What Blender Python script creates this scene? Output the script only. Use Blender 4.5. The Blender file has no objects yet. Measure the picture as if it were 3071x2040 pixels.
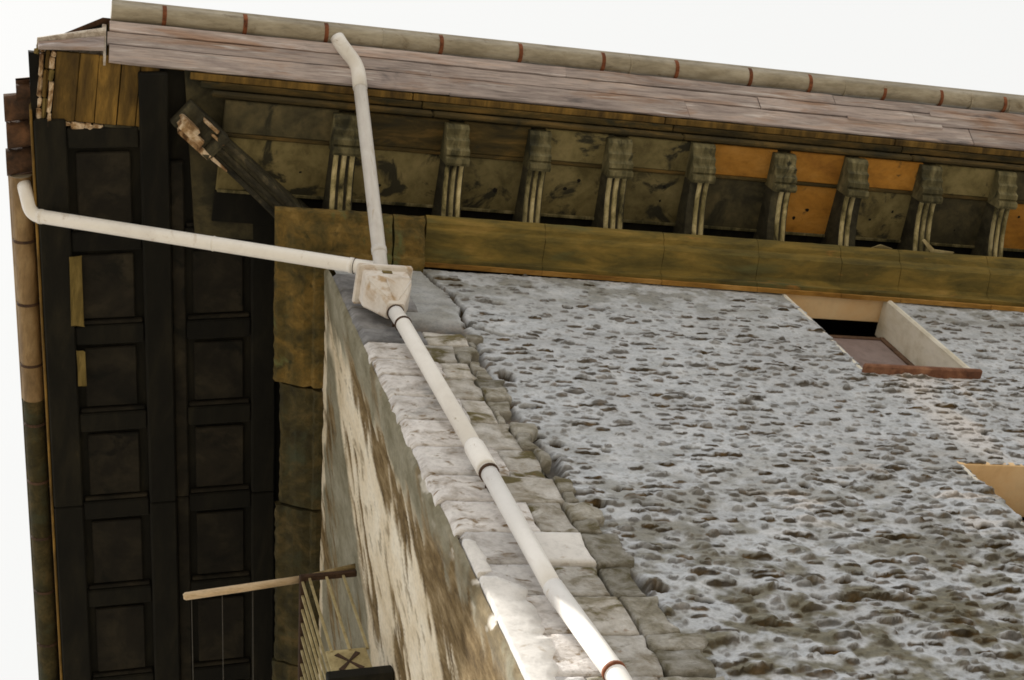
import bpy, math, random
import numpy as np
from mathutils import Matrix, Vector

random.seed(7)
scene = bpy.context.scene
col = scene.collection

# ------------------------------------------------------------------ camera
# origin = top of the front wall at the house corner (under the cornice); X along the front wall,
# -Y out of the front wall, Z up.  The street lies 13.48 m below.
GROUND = -13.48
cam_d = bpy.data.cameras.new('camera'); cam = bpy.data.objects.new('camera', cam_d); col.objects.link(cam)
R = [[0.950469, 0.048699, 0.306982], [-0.167622, 0.912031, 0.374303], [-0.261749, -0.407221, 0.875019]]
m = Matrix.Identity(4)
for i in range(3):
    m[i][0] = R[i][0]; m[i][1] = -R[i][1]; m[i][2] = -R[i][2]
m[0][3], m[1][3], m[2][3] = -2.6395, -4.5770, -11.8779
cam.matrix_world = m
cam_d.sensor_width = 36.0; cam_d.lens = 60.96; cam_d.clip_end = 3000
scene.camera = cam

# ------------------------------------------------------------------ sky and sun
SUN = Vector((-0.44, -0.14, 1.0)).normalized()           # towards the sun
elev = math.asin(SUN.z); azim = math.atan2(SUN.x, SUN.y)
world = bpy.data.worlds.new('World'); scene.world = world; world.use_nodes = True
nt = world.node_tree; nt.nodes.clear()
sky = nt.nodes.new('ShaderNodeTexSky'); sky.sky_type = 'NISHITA'; sky.sun_disc = False
sky.sun_elevation = elev; sky.sun_rotation = azim; sky.dust_density = 5.0; sky.air_density = 1.0
hs = nt.nodes.new('ShaderNodeHueSaturation'); hs.inputs['Saturation'].default_value = 0.35
mx = nt.nodes.new('ShaderNodeMixRGB'); mx.inputs[0].default_value = 0.85
mx.inputs[2].default_value = (7.4, 7.38, 7.2, 1)           # bright even haze
bg = nt.nodes.new('ShaderNodeBackground'); bg.inputs[1].default_value = 0.10
wo = nt.nodes.new('ShaderNodeOutputWorld')
nt.links.new(sky.outputs[0], hs.inputs['Color']); nt.links.new(hs.outputs[0], mx.inputs[1])
nt.links.new(mx.outputs[0], bg.inputs[0]); nt.links.new(bg.outputs[0], wo.inputs[0])
sd = bpy.data.lights.new('sun', 'SUN'); sd.energy = 4.8; sd.angle = math.radians(0.55); sd.color = (1.0, 0.95, 0.86)
so = bpy.data.objects.new('sun', sd); col.objects.link(so)
so.rotation_euler = SUN.to_track_quat('Z', 'Y').to_euler(); so.location = (-8, -3, 20)
scene.view_settings.view_transform = 'Standard'; scene.view_settings.look = 'None'
scene.cycles.filter_width = 1.7
scene.view_settings.exposure = 0.48; scene.view_settings.gamma = 1.0

# ------------------------------------------------------------------ numpy noise
_tab = np.random.RandomState(11).rand(512, 512)
def vn(x, y, seed=0):
    x = np.asarray(x, float) + seed * 17.3; y = np.asarray(y, float) + seed * 9.7
    xi = np.floor(x).astype(int); yi = np.floor(y).astype(int)
    fx = x - xi; fy = y - yi
    fx = fx * fx * (3 - 2 * fx); fy = fy * fy * (3 - 2 * fy)
    a = _tab[xi % 512, yi % 512]; b = _tab[(xi + 1) % 512, yi % 512]
    c = _tab[xi % 512, (yi + 1) % 512]; d = _tab[(xi + 1) % 512, (yi + 1) % 512]
    return (a * (1 - fx) + b * fx) * (1 - fy) + (c * (1 - fx) + d * fx) * fy
def fbm(x, y, o=4, seed=0, g=0.5):
    s = 0; a = 1; t = 0
    for i in range(o):
        s = s + a * vn(x * 2 ** i, y * 2 ** i, seed + i * 3); t += a; a *= g
    return s / t
def ss(a, b, x):
    t = np.clip((x - a) / (b - a), 0, 1); return t * t * (3 - 2 * t)

# ------------------------------------------------------------------ materials
def new_mat(name):
    mt = bpy.data.materials.new(name); mt.use_nodes = True
    n = mt.node_tree; n.nodes.clear()
    out = n.nodes.new('ShaderNodeOutputMaterial'); p = n.nodes.new('ShaderNodeBsdfPrincipled')
    n.links.new(p.outputs[0], out.inputs[0])
    return mt, n, p
def pos_noise(n, scale, detail=5, rough=0.6, dist=0.0, nscale=1.0):
    g = n.nodes.new('ShaderNodeNewGeometry'); mp = n.nodes.new('ShaderNodeMapping')
    mp.inputs['Scale'].default_value = scale
    n.links.new(g.outputs['Position'], mp.inputs['Vector'])
    no = n.nodes.new('ShaderNodeTexNoise'); no.inputs['Scale'].default_value = nscale
    no.inputs['Detail'].default_value = detail; no.inputs['Roughness'].default_value = rough
    no.inputs['Distortion'].default_value = dist
    n.links.new(mp.outputs[0], no.inputs['Vector'])
    return no.outputs['Fac']
def ramp(n, fac, stops, interp='LINEAR'):
    r = n.nodes.new('ShaderNodeValToRGB'); e = r.color_ramp; e.interpolation = interp
    while len(e.elements) < len(stops): e.elements.new(0.5)
    for i, (p, c) in enumerate(stops):
        e.elements[i].position = p
        e.elements[i].color = (*c, 1) if len(c) == 3 else c
    n.links.new(fac, r.inputs[0]); return r.outputs[0]
def mixc(n, fac, a, b, mode='MIX'):
    x = n.nodes.new('ShaderNodeMixRGB'); x.blend_type = mode
    for k, v in ((0, fac), (1, a), (2, b)):
        if isinstance(v, (int, float)): x.inputs[k].default_value = v
        elif isinstance(v, tuple): x.inputs[k].default_value = (*v, 1)
        else: n.links.new(v, x.inputs[k])
    return x.outputs[0]
def bump(n, p, h, strength, dist):
    b = n.nodes.new('ShaderNodeBump'); b.inputs['Strength'].default_value = strength
    b.inputs['Distance'].default_value = dist
    n.links.new(h, b.inputs['Height']); n.links.new(b.outputs[0], p.inputs['Normal'])
def grainy(name, stops, scale, rough=0.8, spots=None, vary=0.25, bmp=0.5, bdist=0.01, fine=None, detail=6, spec=0.3, mul=0.45):
    """layered noise colour + blotches + per-object variation"""
    mt, n, p = new_mat(name)
    f = pos_noise(n, scale, detail, 0.65, 0.4)
    c = ramp(n, f, stops)
    if spots:
        for (sc, lo, hi, colr) in spots:
            q = pos_noise(n, sc, 5, 0.6, 0.6)
            c = mixc(n, ramp(n, q, [(lo, (0, 0, 0)), (hi, (1, 1, 1))]), c, colr)
    if fine is None: fine = tuple(s * 5 for s in scale)
    f2 = pos_noise(n, fine, 6, 0.7)
    c = mixc(n, mul, c, ramp(n, f2, [(0.25, (0.25,) * 3), (0.5, (0.8,) * 3), (0.75, (1.0,) * 3)]), 'MULTIPLY')
    if vary:
        oi = n.nodes.new('ShaderNodeObjectInfo')
        c = mixc(n, 1.0, c, ramp(n, oi.outputs['Random'], [(0, (1 - vary,) * 3), (1, (1 + vary, 1 + vary * .9, 1 + vary * .8))]), 'MULTIPLY')
    n.links.new(c, p.inputs['Base Color']); p.inputs['Roughness'].default_value = rough
    p.inputs['Specular IOR Level'].default_value = spec
    if bmp: bump(n, p, f2, bmp, bdist)
    return mt

M = {}
M['cornice'] = grainy('algae_stained_stone', [(0.3, (0.07, 0.058, 0.018)), (0.45, (0.145, 0.11, 0.027)), (0.58, (0.24, 0.165, 0.036)), (0.75, (0.38, 0.25, 0.07))],
                      (1.6, 5, 9), 0.85, [((0.9, 3, 5), 0.55, 0.7, (0.13, 0.13, 0.05)), ((2.2, 6, 14), 0.62, 0.75, (0.40, 0.20, 0.05))], 0.12, 0.4, 0.006)
M['fillet'] = grainy('orange_ochre_fillet', [(0.3, (0.20, 0.10, 0.02)), (0.5, (0.36, 0.19, 0.04)), (0.7, (0.50, 0.29, 0.09))], (2.5, 8, 9), 0.85, None, 0.15, 0.3, 0.004)
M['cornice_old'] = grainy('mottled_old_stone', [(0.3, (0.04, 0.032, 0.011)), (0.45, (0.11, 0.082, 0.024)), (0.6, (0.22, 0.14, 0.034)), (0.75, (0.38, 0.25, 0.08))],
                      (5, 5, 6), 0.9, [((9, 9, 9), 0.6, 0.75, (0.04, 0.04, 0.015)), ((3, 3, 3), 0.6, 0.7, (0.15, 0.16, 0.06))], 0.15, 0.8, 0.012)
M['cornice_dark'] = grainy('dark_old_stone', [(0.3, (0.02, 0.018, 0.008)), (0.5, (0.055, 0.045, 0.016)), (0.65, (0.11, 0.08, 0.03)), (0.8, (0.2, 0.15, 0.07))],  # darker variant of the old stone tones
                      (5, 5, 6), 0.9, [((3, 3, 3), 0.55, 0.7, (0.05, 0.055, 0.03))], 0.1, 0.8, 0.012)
M['soffit_main'] = grainy('olive_brown_boards', [(0.3, (0.022, 0.019, 0.008)), (0.5, (0.075, 0.053, 0.016)), (0.65, (0.17, 0.105, 0.028)), (0.8, (0.28, 0.18, 0.055))],
                      (2.0, 9, 4), 0.85, [((3, 5, 3), 0.58, 0.68, (0.03, 0.028, 0.014))], 0.25, 0.5, 0.008)
M['panel_olive'] = grainy('olive_panel_paint', [(0.3, (0.10, 0.08, 0.03)), (0.5, (0.20, 0.165, 0.07)), (0.7, (0.27, 0.22, 0.10))],
                      (4, 4, 4), 0.85, [((3.2, 3.6, 3), 0.53, 0.6, (0.035, 0.032, 0.018))], 0.2, 0.3, 0.006)
M['panel_dark'] = grainy('dark_brown_panel', [(0.3, (0.03, 0.027, 0.015)), (0.5, (0.07, 0.06, 0.03)), (0.7, (0.13, 0.105, 0.05))],  # darkest of the panel tones
                      (4, 4, 4), 0.85, [((3, 3, 3), 0.52, 0.62, (0.03, 0.028, 0.016))], 0.2, 0.3, 0.006)
M['panel_orange'] = grainy('ochre_panel_paint', [(0.3, (0.30, 0.13, 0.02)), (0.5, (0.46, 0.21, 0.03)), (0.7, (0.56, 0.28, 0.06))],
                      (3, 5, 4), 0.8, [((5, 5, 3), 0.62, 0.7, (0.10, 0.06, 0.02))], 0.12, 0.2, 0.004)
M['bracket'] = grainy('weathered_carved_wood', [(0.3, (0.03, 0.028, 0.014)), (0.46, (0.10, 0.088, 0.04)), (0.60, (0.22, 0.19, 0.095)), (0.75, (0.46, 0.40, 0.22))],
                      (9, 2.5, 5), 0.85, [((5, 4, 5), 0.56, 0.66, (0.03, 0.03, 0.016))], 0.2, 0.6, 0.008)
M['bracket_ridge'] = grainy('lit_pale_carved_ridges', [(0.34, (0.03, 0.028, 0.014)), (0.44, (0.22, 0.19, 0.085)), (0.55, (0.50, 0.43, 0.23)), (0.72, (0.74, 0.66, 0.42))],  # light on the raised ridges put into a pale colour
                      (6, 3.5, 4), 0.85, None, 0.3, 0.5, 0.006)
M['bracket_old2'] = grainy('dark_carved_ridges', [(0.35, (0.015, 0.014, 0.009)), (0.55, (0.045, 0.04, 0.025)), (0.7, (0.16, 0.13, 0.07))], (7, 7, 4), 0.9, None, 0.3, 0.5, 0.006)  # darker ridge tones for the diagonal bracket
M['bracket_old'] = grainy('shaded_carved_wood', [(0.3, (0.02, 0.018, 0.01)), (0.5, (0.05, 0.045, 0.028)), (0.66, (0.09, 0.08, 0.045)), (0.8, (0.22, 0.18, 0.10))],  # shaded bracket sides put into a dark colour
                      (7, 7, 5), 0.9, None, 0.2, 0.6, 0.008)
M['black_wood'] = grainy('shade_black_boards', [(0.3, (0.003, 0.003, 0.002)), (0.5, (0.007, 0.0065, 0.004)), (0.68, (0.016, 0.014, 0.008)), (0.8, (0.045, 0.037, 0.018))],  # near black: deep shade under the eaves put into the colour
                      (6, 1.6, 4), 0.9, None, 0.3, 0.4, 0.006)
M['grey_panel'] = grainy('shade_brown_panel', [(0.3, (0.007, 0.006, 0.0045)), (0.5, (0.016, 0.0135, 0.009)), (0.7, (0.038, 0.032, 0.02))],  # coffer panels, darkened by the eaves' shade in the colour
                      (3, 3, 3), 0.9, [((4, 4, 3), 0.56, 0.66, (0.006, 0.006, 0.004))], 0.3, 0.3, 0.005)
M['tan_wood'] = grainy('bare_tan_wood', [(0.3, (0.07, 0.05, 0.015)), (0.5, (0.15, 0.11, 0.03)), (0.7, (0.27, 0.2, 0.07))], (14, 2.5, 8), 0.8, None, 0.2, 0.4, 0.005)
M['brown_board'] = grainy('rusty_brown_boards', [(0.3, (0.05, 0.03, 0.01)), (0.48, (0.14, 0.085, 0.02)), (0.62, (0.26, 0.155, 0.035)), (0.78, (0.34, 0.22, 0.07))],
                      (9, 1.6, 5), 0.85, None, 0.3, 0.5, 0.006)
M['chipped'] = grainy('chipped_cream_wood', [(0.35, (0.10, 0.05, 0.02)), (0.48, (0.38, 0.24, 0.12)), (0.6, (0.72, 0.58, 0.42))], (11, 8, 16), 0.85, None, 0.1, 0.6, 0.01)
M['fascia'] = grainy('weathered_mauve_boards', [(0.28, (0.26, 0.22, 0.22)), (0.42, (0.42, 0.36, 0.355)), (0.54, (0.53, 0.46, 0.45)), (0.64, (0.58, 0.47, 0.43)), (0.75, (0.78, 0.75, 0.76))],
                      (1.5, 12, 16), 0.8, [((1.1, 6, 8), 0.52, 0.66, (0.42, 0.29, 0.23)), ((1.6, 26, 30), 0.58, 0.70, (0.74, 0.70, 0.71)), ((0.8, 4, 5), 0.60, 0.70, (0.14, 0.135, 0.15))], 0.18, 0.6, 0.006,
                      fine=(4, 70, 70), mul=0.8)
M['endgrain'] = grainy('pale_board_end', [(0.35, (0.4, 0.33, 0.27)), (0.6, (0.75, 0.7, 0.64))], (20, 20, 20), 0.8, None, 0.1)
M['gutter'] = grainy('weathered_zinc_gutter', [(0.3, (0.22, 0.185, 0.12)), (0.5, (0.38, 0.33, 0.24)), (0.7, (0.52, 0.47, 0.37))], (2.5, 8, 10), 0.38,
                     [((6, 10, 14), 0.6, 0.75, (0.16, 0.11, 0.05))], 0.12, 0.3, 0.003, spec=0.5)
M['gutter_ochre'] = grainy('ochre_weathered_gutter', [(0.3, (0.14, 0.09, 0.04)), (0.5, (0.26, 0.17, 0.08)), (0.7, (0.38, 0.27, 0.14))], (8, 2.5, 10), 0.6, None, 0.15, 0.3, 0.003)
M['rust'] = grainy('rusty_iron', [(0.3, (0.07, 0.025, 0.012)), (0.5, (0.20, 0.065, 0.025)), (0.7, (0.30, 0.11, 0.05))], (14, 14, 14), 0.8, None, 0.2, 0.4, 0.003)
M['dark_iron'] = grainy('dark_rusty_iron', [(0.3, (0.03, 0.018, 0.012)), (0.6, (0.09, 0.05, 0.03))], (14, 14, 14), 0.8, None, 0.2)
M['pvc'] = grainy('aged_white_pipe', [(0.3, (0.82, 0.79, 0.76)), (0.5, (0.90, 0.88, 0.85)), (0.7, (0.92, 0.90, 0.88))], (3, 3, 3), 0.38,
                  [((9, 9, 2.0), 0.60, 0.8, (0.56, 0.47, 0.37)), ((30, 30, 9), 0.68, 0.76, (0.40, 0.33, 0.25))], 0.03, 0.06, 0.002, fine=(25, 25, 25), spec=0.5, mul=0.08)
M['pvc_grey'] = grainy('dusty_grey_white_pipe', [(0.3, (0.50, 0.48, 0.46)), (0.5, (0.64, 0.62, 0.60)), (0.7, (0.74, 0.73, 0.72))], (7, 2, 2), 0.4,
                  [((22, 3, 3), 0.60, 0.72, (0.42, 0.33, 0.22))], 0.03, 0.06, 0.002, fine=(25, 25, 25), spec=0.5, mul=0.08)
M['hopper'] = grainy('stained_white_hopper', [(0.3, (0.55, 0.48, 0.40)), (0.5, (0.74, 0.68, 0.62)), (0.7, (0.82, 0.79, 0.75))], (7, 7, 7), 0.45,
                  [((6, 6, 9), 0.56, 0.68, (0.50, 0.36, 0.22))], 0.0, 0.1, 0.002, mul=0.15)
M['tile'] = grainy('old_clay_tile', [(0.3, (0.03, 0.02, 0.014)), (0.5, (0.085, 0.045, 0.025)), (0.7, (0.16, 0.08, 0.04))], (8, 8, 8), 0.9, None, 0.3, 0.6, 0.008)
M['black'] = grainy('dark_void', [(0.3, (0.008, 0.007, 0.006)), (0.7, (0.014, 0.012, 0.010))], (3, 3, 3), 0.95, None, 0, 0)
M['interior'] = grainy('dim_room_plaster', [(0.3, (0.03, 0.027, 0.022)), (0.7, (0.05, 0.045, 0.038))], (3, 3, 3), 0.95, None, 0, 0)
M['reveal'] = grainy('peach_window_render', [(0.3, (0.72, 0.47, 0.23)), (0.5, (0.86, 0.60, 0.33)), (0.7, (0.90, 0.70, 0.44))], (2, 2, 2.5), 0.9, None, 0.0, 0.25, 0.004, mul=0.15)
M['jamb'] = grainy('cream_window_jamb', [(0.3, (0.55, 0.49, 0.36)), (0.5, (0.78, 0.74, 0.64)), (0.7, (0.86, 0.83, 0.76))], (2, 3, 2.2), 0.9, None, 0.0, 0.25, 0.004, mul=0.2)
M['sill'] = grainy('red_brown_sill', [(0.3, (0.09, 0.035, 0.018)), (0.5, (0.20, 0.085, 0.045)), (0.7, (0.36, 0.18, 0.10))], (6, 6, 12), 0.6, None, 0.1, 0.3, 0.004)
M['win_wood'] = grainy('brown_window_frame', [(0.3, (0.06, 0.035, 0.022)), (0.6, (0.16, 0.09, 0.055))], (9, 9, 9), 0.6, None, 0.1)
M['win_panel'] = grainy('mauve_shutter_board', [(0.3, (0.23, 0.17, 0.16)), (0.5, (0.31, 0.24, 0.23)), (0.7, (0.38, 0.31, 0.29))], (3, 3, 3), 0.55, None, 0.0, 0.15, 0.003)
M['quoin'] = grainy('pale_limestone_quoin', [(0.28, (0.26, 0.22, 0.17)), (0.40, (0.54, 0.51, 0.49)), (0.52, (0.74, 0.72, 0.72)), (0.70, (0.86, 0.85, 0.85))], (5, 5, 7), 0.9,
                    [((9, 9, 16), 0.56, 0.68, (0.24, 0.17, 0.095)), ((2.2, 2.2, 2.2), 0.58, 0.72, (0.34, 0.34, 0.34))], 0.2, 0.9, 0.012, fine=(26, 26, 34))
M['quoin_grey'] = grainy('grey_weathered_quoin', [(0.3, (0.14, 0.14, 0.145)), (0.48, (0.24, 0.24, 0.25)), (0.66, (0.36, 0.36, 0.37))], (4, 4, 6), 0.9,  # weathered grey, deepened further to hold the hopper's shade
                    [((6, 6, 9), 0.60, 0.72, (0.20, 0.16, 0.11))], 0.12, 0.8, 0.010, fine=(26, 26, 34))
M['rubble'] = grainy('mossy_rubble_stone', [(0.28, (0.12, 0.105, 0.065)), (0.45, (0.27, 0.255, 0.21)), (0.6, (0.40, 0.39, 0.36)), (0.75, (0.60, 0.59, 0.57))], (7, 7, 9), 0.95,
                    [((5, 5, 7), 0.55, 0.68, (0.13, 0.11, 0.055))], 0.25, 1.0, 0.014, fine=(26, 26, 34))
M['quoin_moss'] = grainy('moss_stained_limestone', [(0.28, (0.20, 0.165, 0.10)), (0.42, (0.40, 0.37, 0.32)), (0.55, (0.58, 0.56, 0.53)), (0.72, (0.76, 0.75, 0.74))], (5, 5, 6), 0.9,
                    [((3.2, 3.2, 6), 0.52, 0.62, (0.15, 0.125, 0.055)), ((9, 9, 14), 0.62, 0.74, (0.22, 0.13, 0.06))], 0.15, 0.9, 0.012, fine=(26, 26, 34))
M['render_sun_white'] = grainy('white_render_and_sun', [(0.3, (0.72, 0.70, 0.68)), (0.6, (0.84, 0.82, 0.80))], (4, 4, 4), 0.9, [((8, 8, 12), 0.62, 0.76, (0.50, 0.42, 0.33))], 0.05, 0.6, 0.006, mul=0.35)  # rendered block, and the painted sunlit strip on the arris
M['cord'] = grainy('grey_cord', [(0.3, (0.05, 0.047, 0.04)), (0.7, (0.09, 0.085, 0.075))], (40, 40, 40), 0.8, None, 0, 0)
M['arm'] = grainy('bleached_wood_pole', [(0.3, (0.52, 0.38, 0.22)), (0.5, (0.70, 0.54, 0.36)), (0.7, (0.82, 0.68, 0.50))], (4, 14, 14), 0.75, None, 0, 0.3, 0.003)
M['arm_dirty'] = grainy('olive_stained_pole', [(0.3, (0.12, 0.085, 0.03)), (0.5, (0.30, 0.22, 0.10)), (0.7, (0.46, 0.36, 0.20))], (9, 9, 9), 0.8, None, 0, 0.3, 0.003)
M['rail_paint'] = grainy('dull_ochre_railing_paint', [(0.3, (0.26, 0.21, 0.10)), (0.5, (0.40, 0.33, 0.17)), (0.7, (0.52, 0.44, 0.25))], (9, 9, 9), 0.7, None, 0.1, 0.2, 0.002)
M['paving'] = grainy('pale_street_paving', [(0.3, (0.17, 0.15, 0.12)), (0.5, (0.24, 0.215, 0.175)), (0.7, (0.30, 0.275, 0.23))], (0.8, 0.8, 0.8), 0.9, None, 0.0, 0.4, 0.01)

def attr(n, name):
    a = n.nodes.new('ShaderNodeAttribute'); a.attribute_name = name
    s = n.nodes.new('ShaderNodeSeparateColor'); n.links.new(a.outputs['Color'], s.inputs[0]); return s.outputs
# front wall: R = bare brown mortar in the pits and shade painted under ledges, G = moss / dirt and the hopper's shade, B = limewash and sun flecks
mt, n, p = new_mat('pitted_limewashed_rubble')
A = attr(n, 'layer')
c = ramp(n, pos_noise(n, (5, 5, 9), 6, 0.7), [(0.3, (0.42, 0.445, 0.48)), (0.5, (0.58, 0.61, 0.655)), (0.68, (0.70, 0.72, 0.76))])
c = mixc(n, ramp(n, pos_noise(n, (1.1, 1.1, 1.6), 4), [(0.45, (0, 0, 0)), (0.68, (0.6,) * 3)]), c, (0.43, 0.44, 0.46))
c = mixc(n, A[2], c, (0.74, 0.71, 0.70))
c = mixc(n, A[1], c, ramp(n, pos_noise(n, (9, 9, 18), 5), [(0.3, (0.09, 0.08, 0.045)), (0.6, (0.19, 0.17, 0.105)), (0.8, (0.31, 0.29, 0.22))]))
c = mixc(n, A[0], c, ramp(n, pos_noise(n, (8, 8, 12), 5), [(0.3, (0.018, 0.012, 0.005)), (0.5, (0.050, 0.032, 0.011)), (0.66, (0.12, 0.072, 0.024)), (0.8, (0.34, 0.18, 0.065))]))
f2 = pos_noise(n, (45, 45, 60), 5, 0.7)
c = mixc(n, 0.4, c, ramp(n, f2, [(0.3, (0.35,) * 3), (0.55, (1, 1, 1))]), 'MULTIPLY')
n.links.new(c, p.inputs['Base Color']); p.inputs['Roughness'].default_value = 0.95; p.inputs['Specular IOR Level'].default_value = 0.2
bump(n, p, f2, 0.7, 0.008); M['front'] = mt
# side wall: R = grey render and the eaves' shadow painted in grey, G = brown stain streaks, B = pale chips painted for the sunlit corner
mt, n, p = new_mat('peeling_cream_plaster')
A = attr(n, 'layer')
c = ramp(n, pos_noise(n, (3, 3, 2.2), 6, 0.65), [(0.3, (0.58, 0.48, 0.33)), (0.5, (0.74, 0.65, 0.50)), (0.7, (0.82, 0.76, 0.64))])
g = ramp(n, pos_noise(n, (4, 4, 3), 6, 0.65), [(0.3, (0.15, 0.135, 0.085)), (0.5, (0.25, 0.23, 0.165)), (0.7, (0.35, 0.33, 0.26))])
c = mixc(n, A[0], c, g)
b = ramp(n, pos_noise(n, (12, 12, 4), 6, 0.7), [(0.3, (0.06, 0.038, 0.014)), (0.5, (0.17, 0.115, 0.05)), (0.7, (0.33, 0.25, 0.14))])
c = mixc(n, A[1], c, b)
c = mixc(n, A[2], c, (0.80, 0.76, 0.70))
f2 = pos_noise(n, (30, 30, 22), 6, 0.7)
c = mixc(n, 0.35, c, ramp(n, f2, [(0.3, (0.4,) * 3), (0.55, (1, 1, 1))]), 'MULTIPLY')
n.links.new(c, p.inputs['Base Color']); p.inputs['Roughness'].default_value = 0.95; p.inputs['Specular IOR Level'].default_value = 0.2
bump(n, p, f2, 0.6, 0.008); M['side'] = mt

# ------------------------------------------------------------------ building helpers
V = Vector((0.111737, 0.993738, 0.0))          # along the side wall, away from the corner
NL = Vector((-0.993738, 0.111737, 0.0))        # out of the side wall
def PM(x, p, z): return (x, -p, z)
def PL(s, p, z):
    q = V * s + NL * p; return (q.x, q.y, z)
def PC(pm, pl, z):
    return ((pl + NL.y * pm) / NL.x, -pm, z)
def s_at(Y, p): return (Y - NL.y * p) / V.y

ORIG = {}
def mesh(name, verts, faces, smooth=False):
    me = bpy.data.meshes.new(name); me.from_pydata([tuple(v) for v in verts], [], faces); me.update()
    if smooth: me.polygons.foreach_set('use_smooth', [True] * len(me.polygons))
    return me
def put(name, me, mat, parent=None, local=False):
    o = bpy.data.objects.new(name, me); col.objects.link(o)
    if mat is not None and me is not None and not me.materials: me.materials.append(M[mat])
    if parent is not None:
        o.parent = parent
        if not local: o.matrix_parent_inverse = ORIG.get(parent, Matrix.Identity(4))
    return o
def thing(name, loc, label, cat, group=None):
    o = bpy.data.objects.new(name, None); col.objects.link(o); o.location = loc
    o.empty_display_size = 0.2
    o['label'] = label; o['category'] = cat
    if group: o['group'] = group
    ORIG[o] = Matrix.Translation(Vector(loc)).inverted(); return o
def tag(o, label, cat, group=None):
    o['label'] = label; o['category'] = cat
    if group: o['group'] = group
    return o
def box8(P8):
    """8 corner points: bottom ring 0-3, top ring 4-7"""
    return P8, [(3, 2, 1, 0), (4, 5, 6, 7), (0, 1, 5, 4), (1, 2, 6, 5), (2, 3, 7, 6), (3, 0, 4, 7)]
def bevel_box(a, b, bev=0.006, xf=None):
    """axis aligned chamfered box between a and b, optionally mapped by xf"""
    ax, ay, az = a; bx, by, bz = b; e = min(bev, (bx - ax) * .3, (by - ay) * .3, (bz - az) * .3)
    vs = []; idx = {}
    for i, x in enumerate((ax, bx)):
        for j, y in enumerate((ay, by)):
            for k, z in enumerate((az, bz)):
                sx = e if i == 0 else -e; sy = e if j == 0 else -e; sz = e if k == 0 else -e
                for d, q in (('x', (x, y + sy, z + sz)), ('y', (x + sx, y, z + sz)), ('z', (x + sx, y + sy, z))):
                    idx[(i, j, k, d)] = len(vs); vs.append(q)
    F = []
    for i in (0, 1):
        F.append([idx[(i, j, k, 'x')] for j, k in ((0, 0), (1, 0), (1, 1), (0, 1))][::(1 if i else -1)])
    for j in (0, 1):
        F.append([idx[(i, j, k, 'y')] for i, k in ((0, 0), (1, 0), (1, 1), (0, 1))][::(-1 if j else 1)])
    for k in (0, 1):
        F.append([idx[(i, j, k, 'z')] for i, j in ((0, 0), (1, 0), (1, 1), (0, 1))][::(1 if k else -1)])
    for i in (0, 1):
        for j in (0, 1): F.append([idx[(i, j, 0, 'x')], idx[(i, j, 1, 'x')], idx[(i, j, 1, 'y')], idx[(i, j, 0, 'y')]])
        for k in (0, 1): F.append([idx[(i, 0, k, 'x')], idx[(i, 1, k, 'x')], idx[(i, 1, k, 'z')], idx[(i, 0, k, 'z')]])
    for j in (0, 1):
        for k in (0, 1): F.append([idx[(0, j, k, 'y')], idx[(1, j, k, 'y')], idx[(1, j, k, 'z')], idx[(0, j, k, 'z')]])
    for i in (0, 1):
        for j in (0, 1):
            for k in (0, 1): F.append([idx[(i, j, k, d)] for d in 'xyz'])
    if xf: vs = [xf(*q) for q in vs]
    return vs, F
def piece(name, a, b, mat, parent, xf=None, bev=0.006, jit=0.0):
    vs, F = bevel_box(a, b, bev, xf)
    if jit: vs = [tuple(c + random.uniform(-jit, jit) for c in v) for v in vs]
    return put(name, mesh(name, vs, F), mat, parent)
mM = lambda x, p, z: PM(x, p, z)        # (x, projection, height) on the front
mL = lambda s, p, z: PL(s, p, z)        # (along, projection, height) on the side

def sweep_band(profile, stations, jit=0.0, closed=True, seed=0):
    """profile = [(p, z)], stations = [('m', x) | ('c',) | ('l', s)]"""
    rnd = random.Random(seed); vs = []; n_ = len(profile)
    for st in stations:
        for (pp, z) in profile:
            if st[0] == 'm': q = PM(st[1], pp, z)
            elif st[0] == 'l': q = PL(st[1], pp, z)
            else: q = PC(pp, pp, z)
            if jit: q = tuple(c + rnd.uniform(-jit, jit) for c in q)
            vs.append(q)
    F = []
    for i in range(len(stations) - 1):
        for j in range(n_ if closed else n_ - 1):
            k = (j + 1) % n_
            F.append((i * n_ + j, i * n_ + k, (i + 1) * n_ + k, (i + 1) * n_ + j))
    if closed:
        F.append(tuple(range(n_))[::-1]); F.append(tuple((len(stations) - 1) * n_ + j for j in range(n_)))
    return vs, F
def frange(a, b, step):
    k = max(1, int(abs(b - a) / step)); return [a + (b - a) * i / k for i in range(k + 1)]

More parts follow.
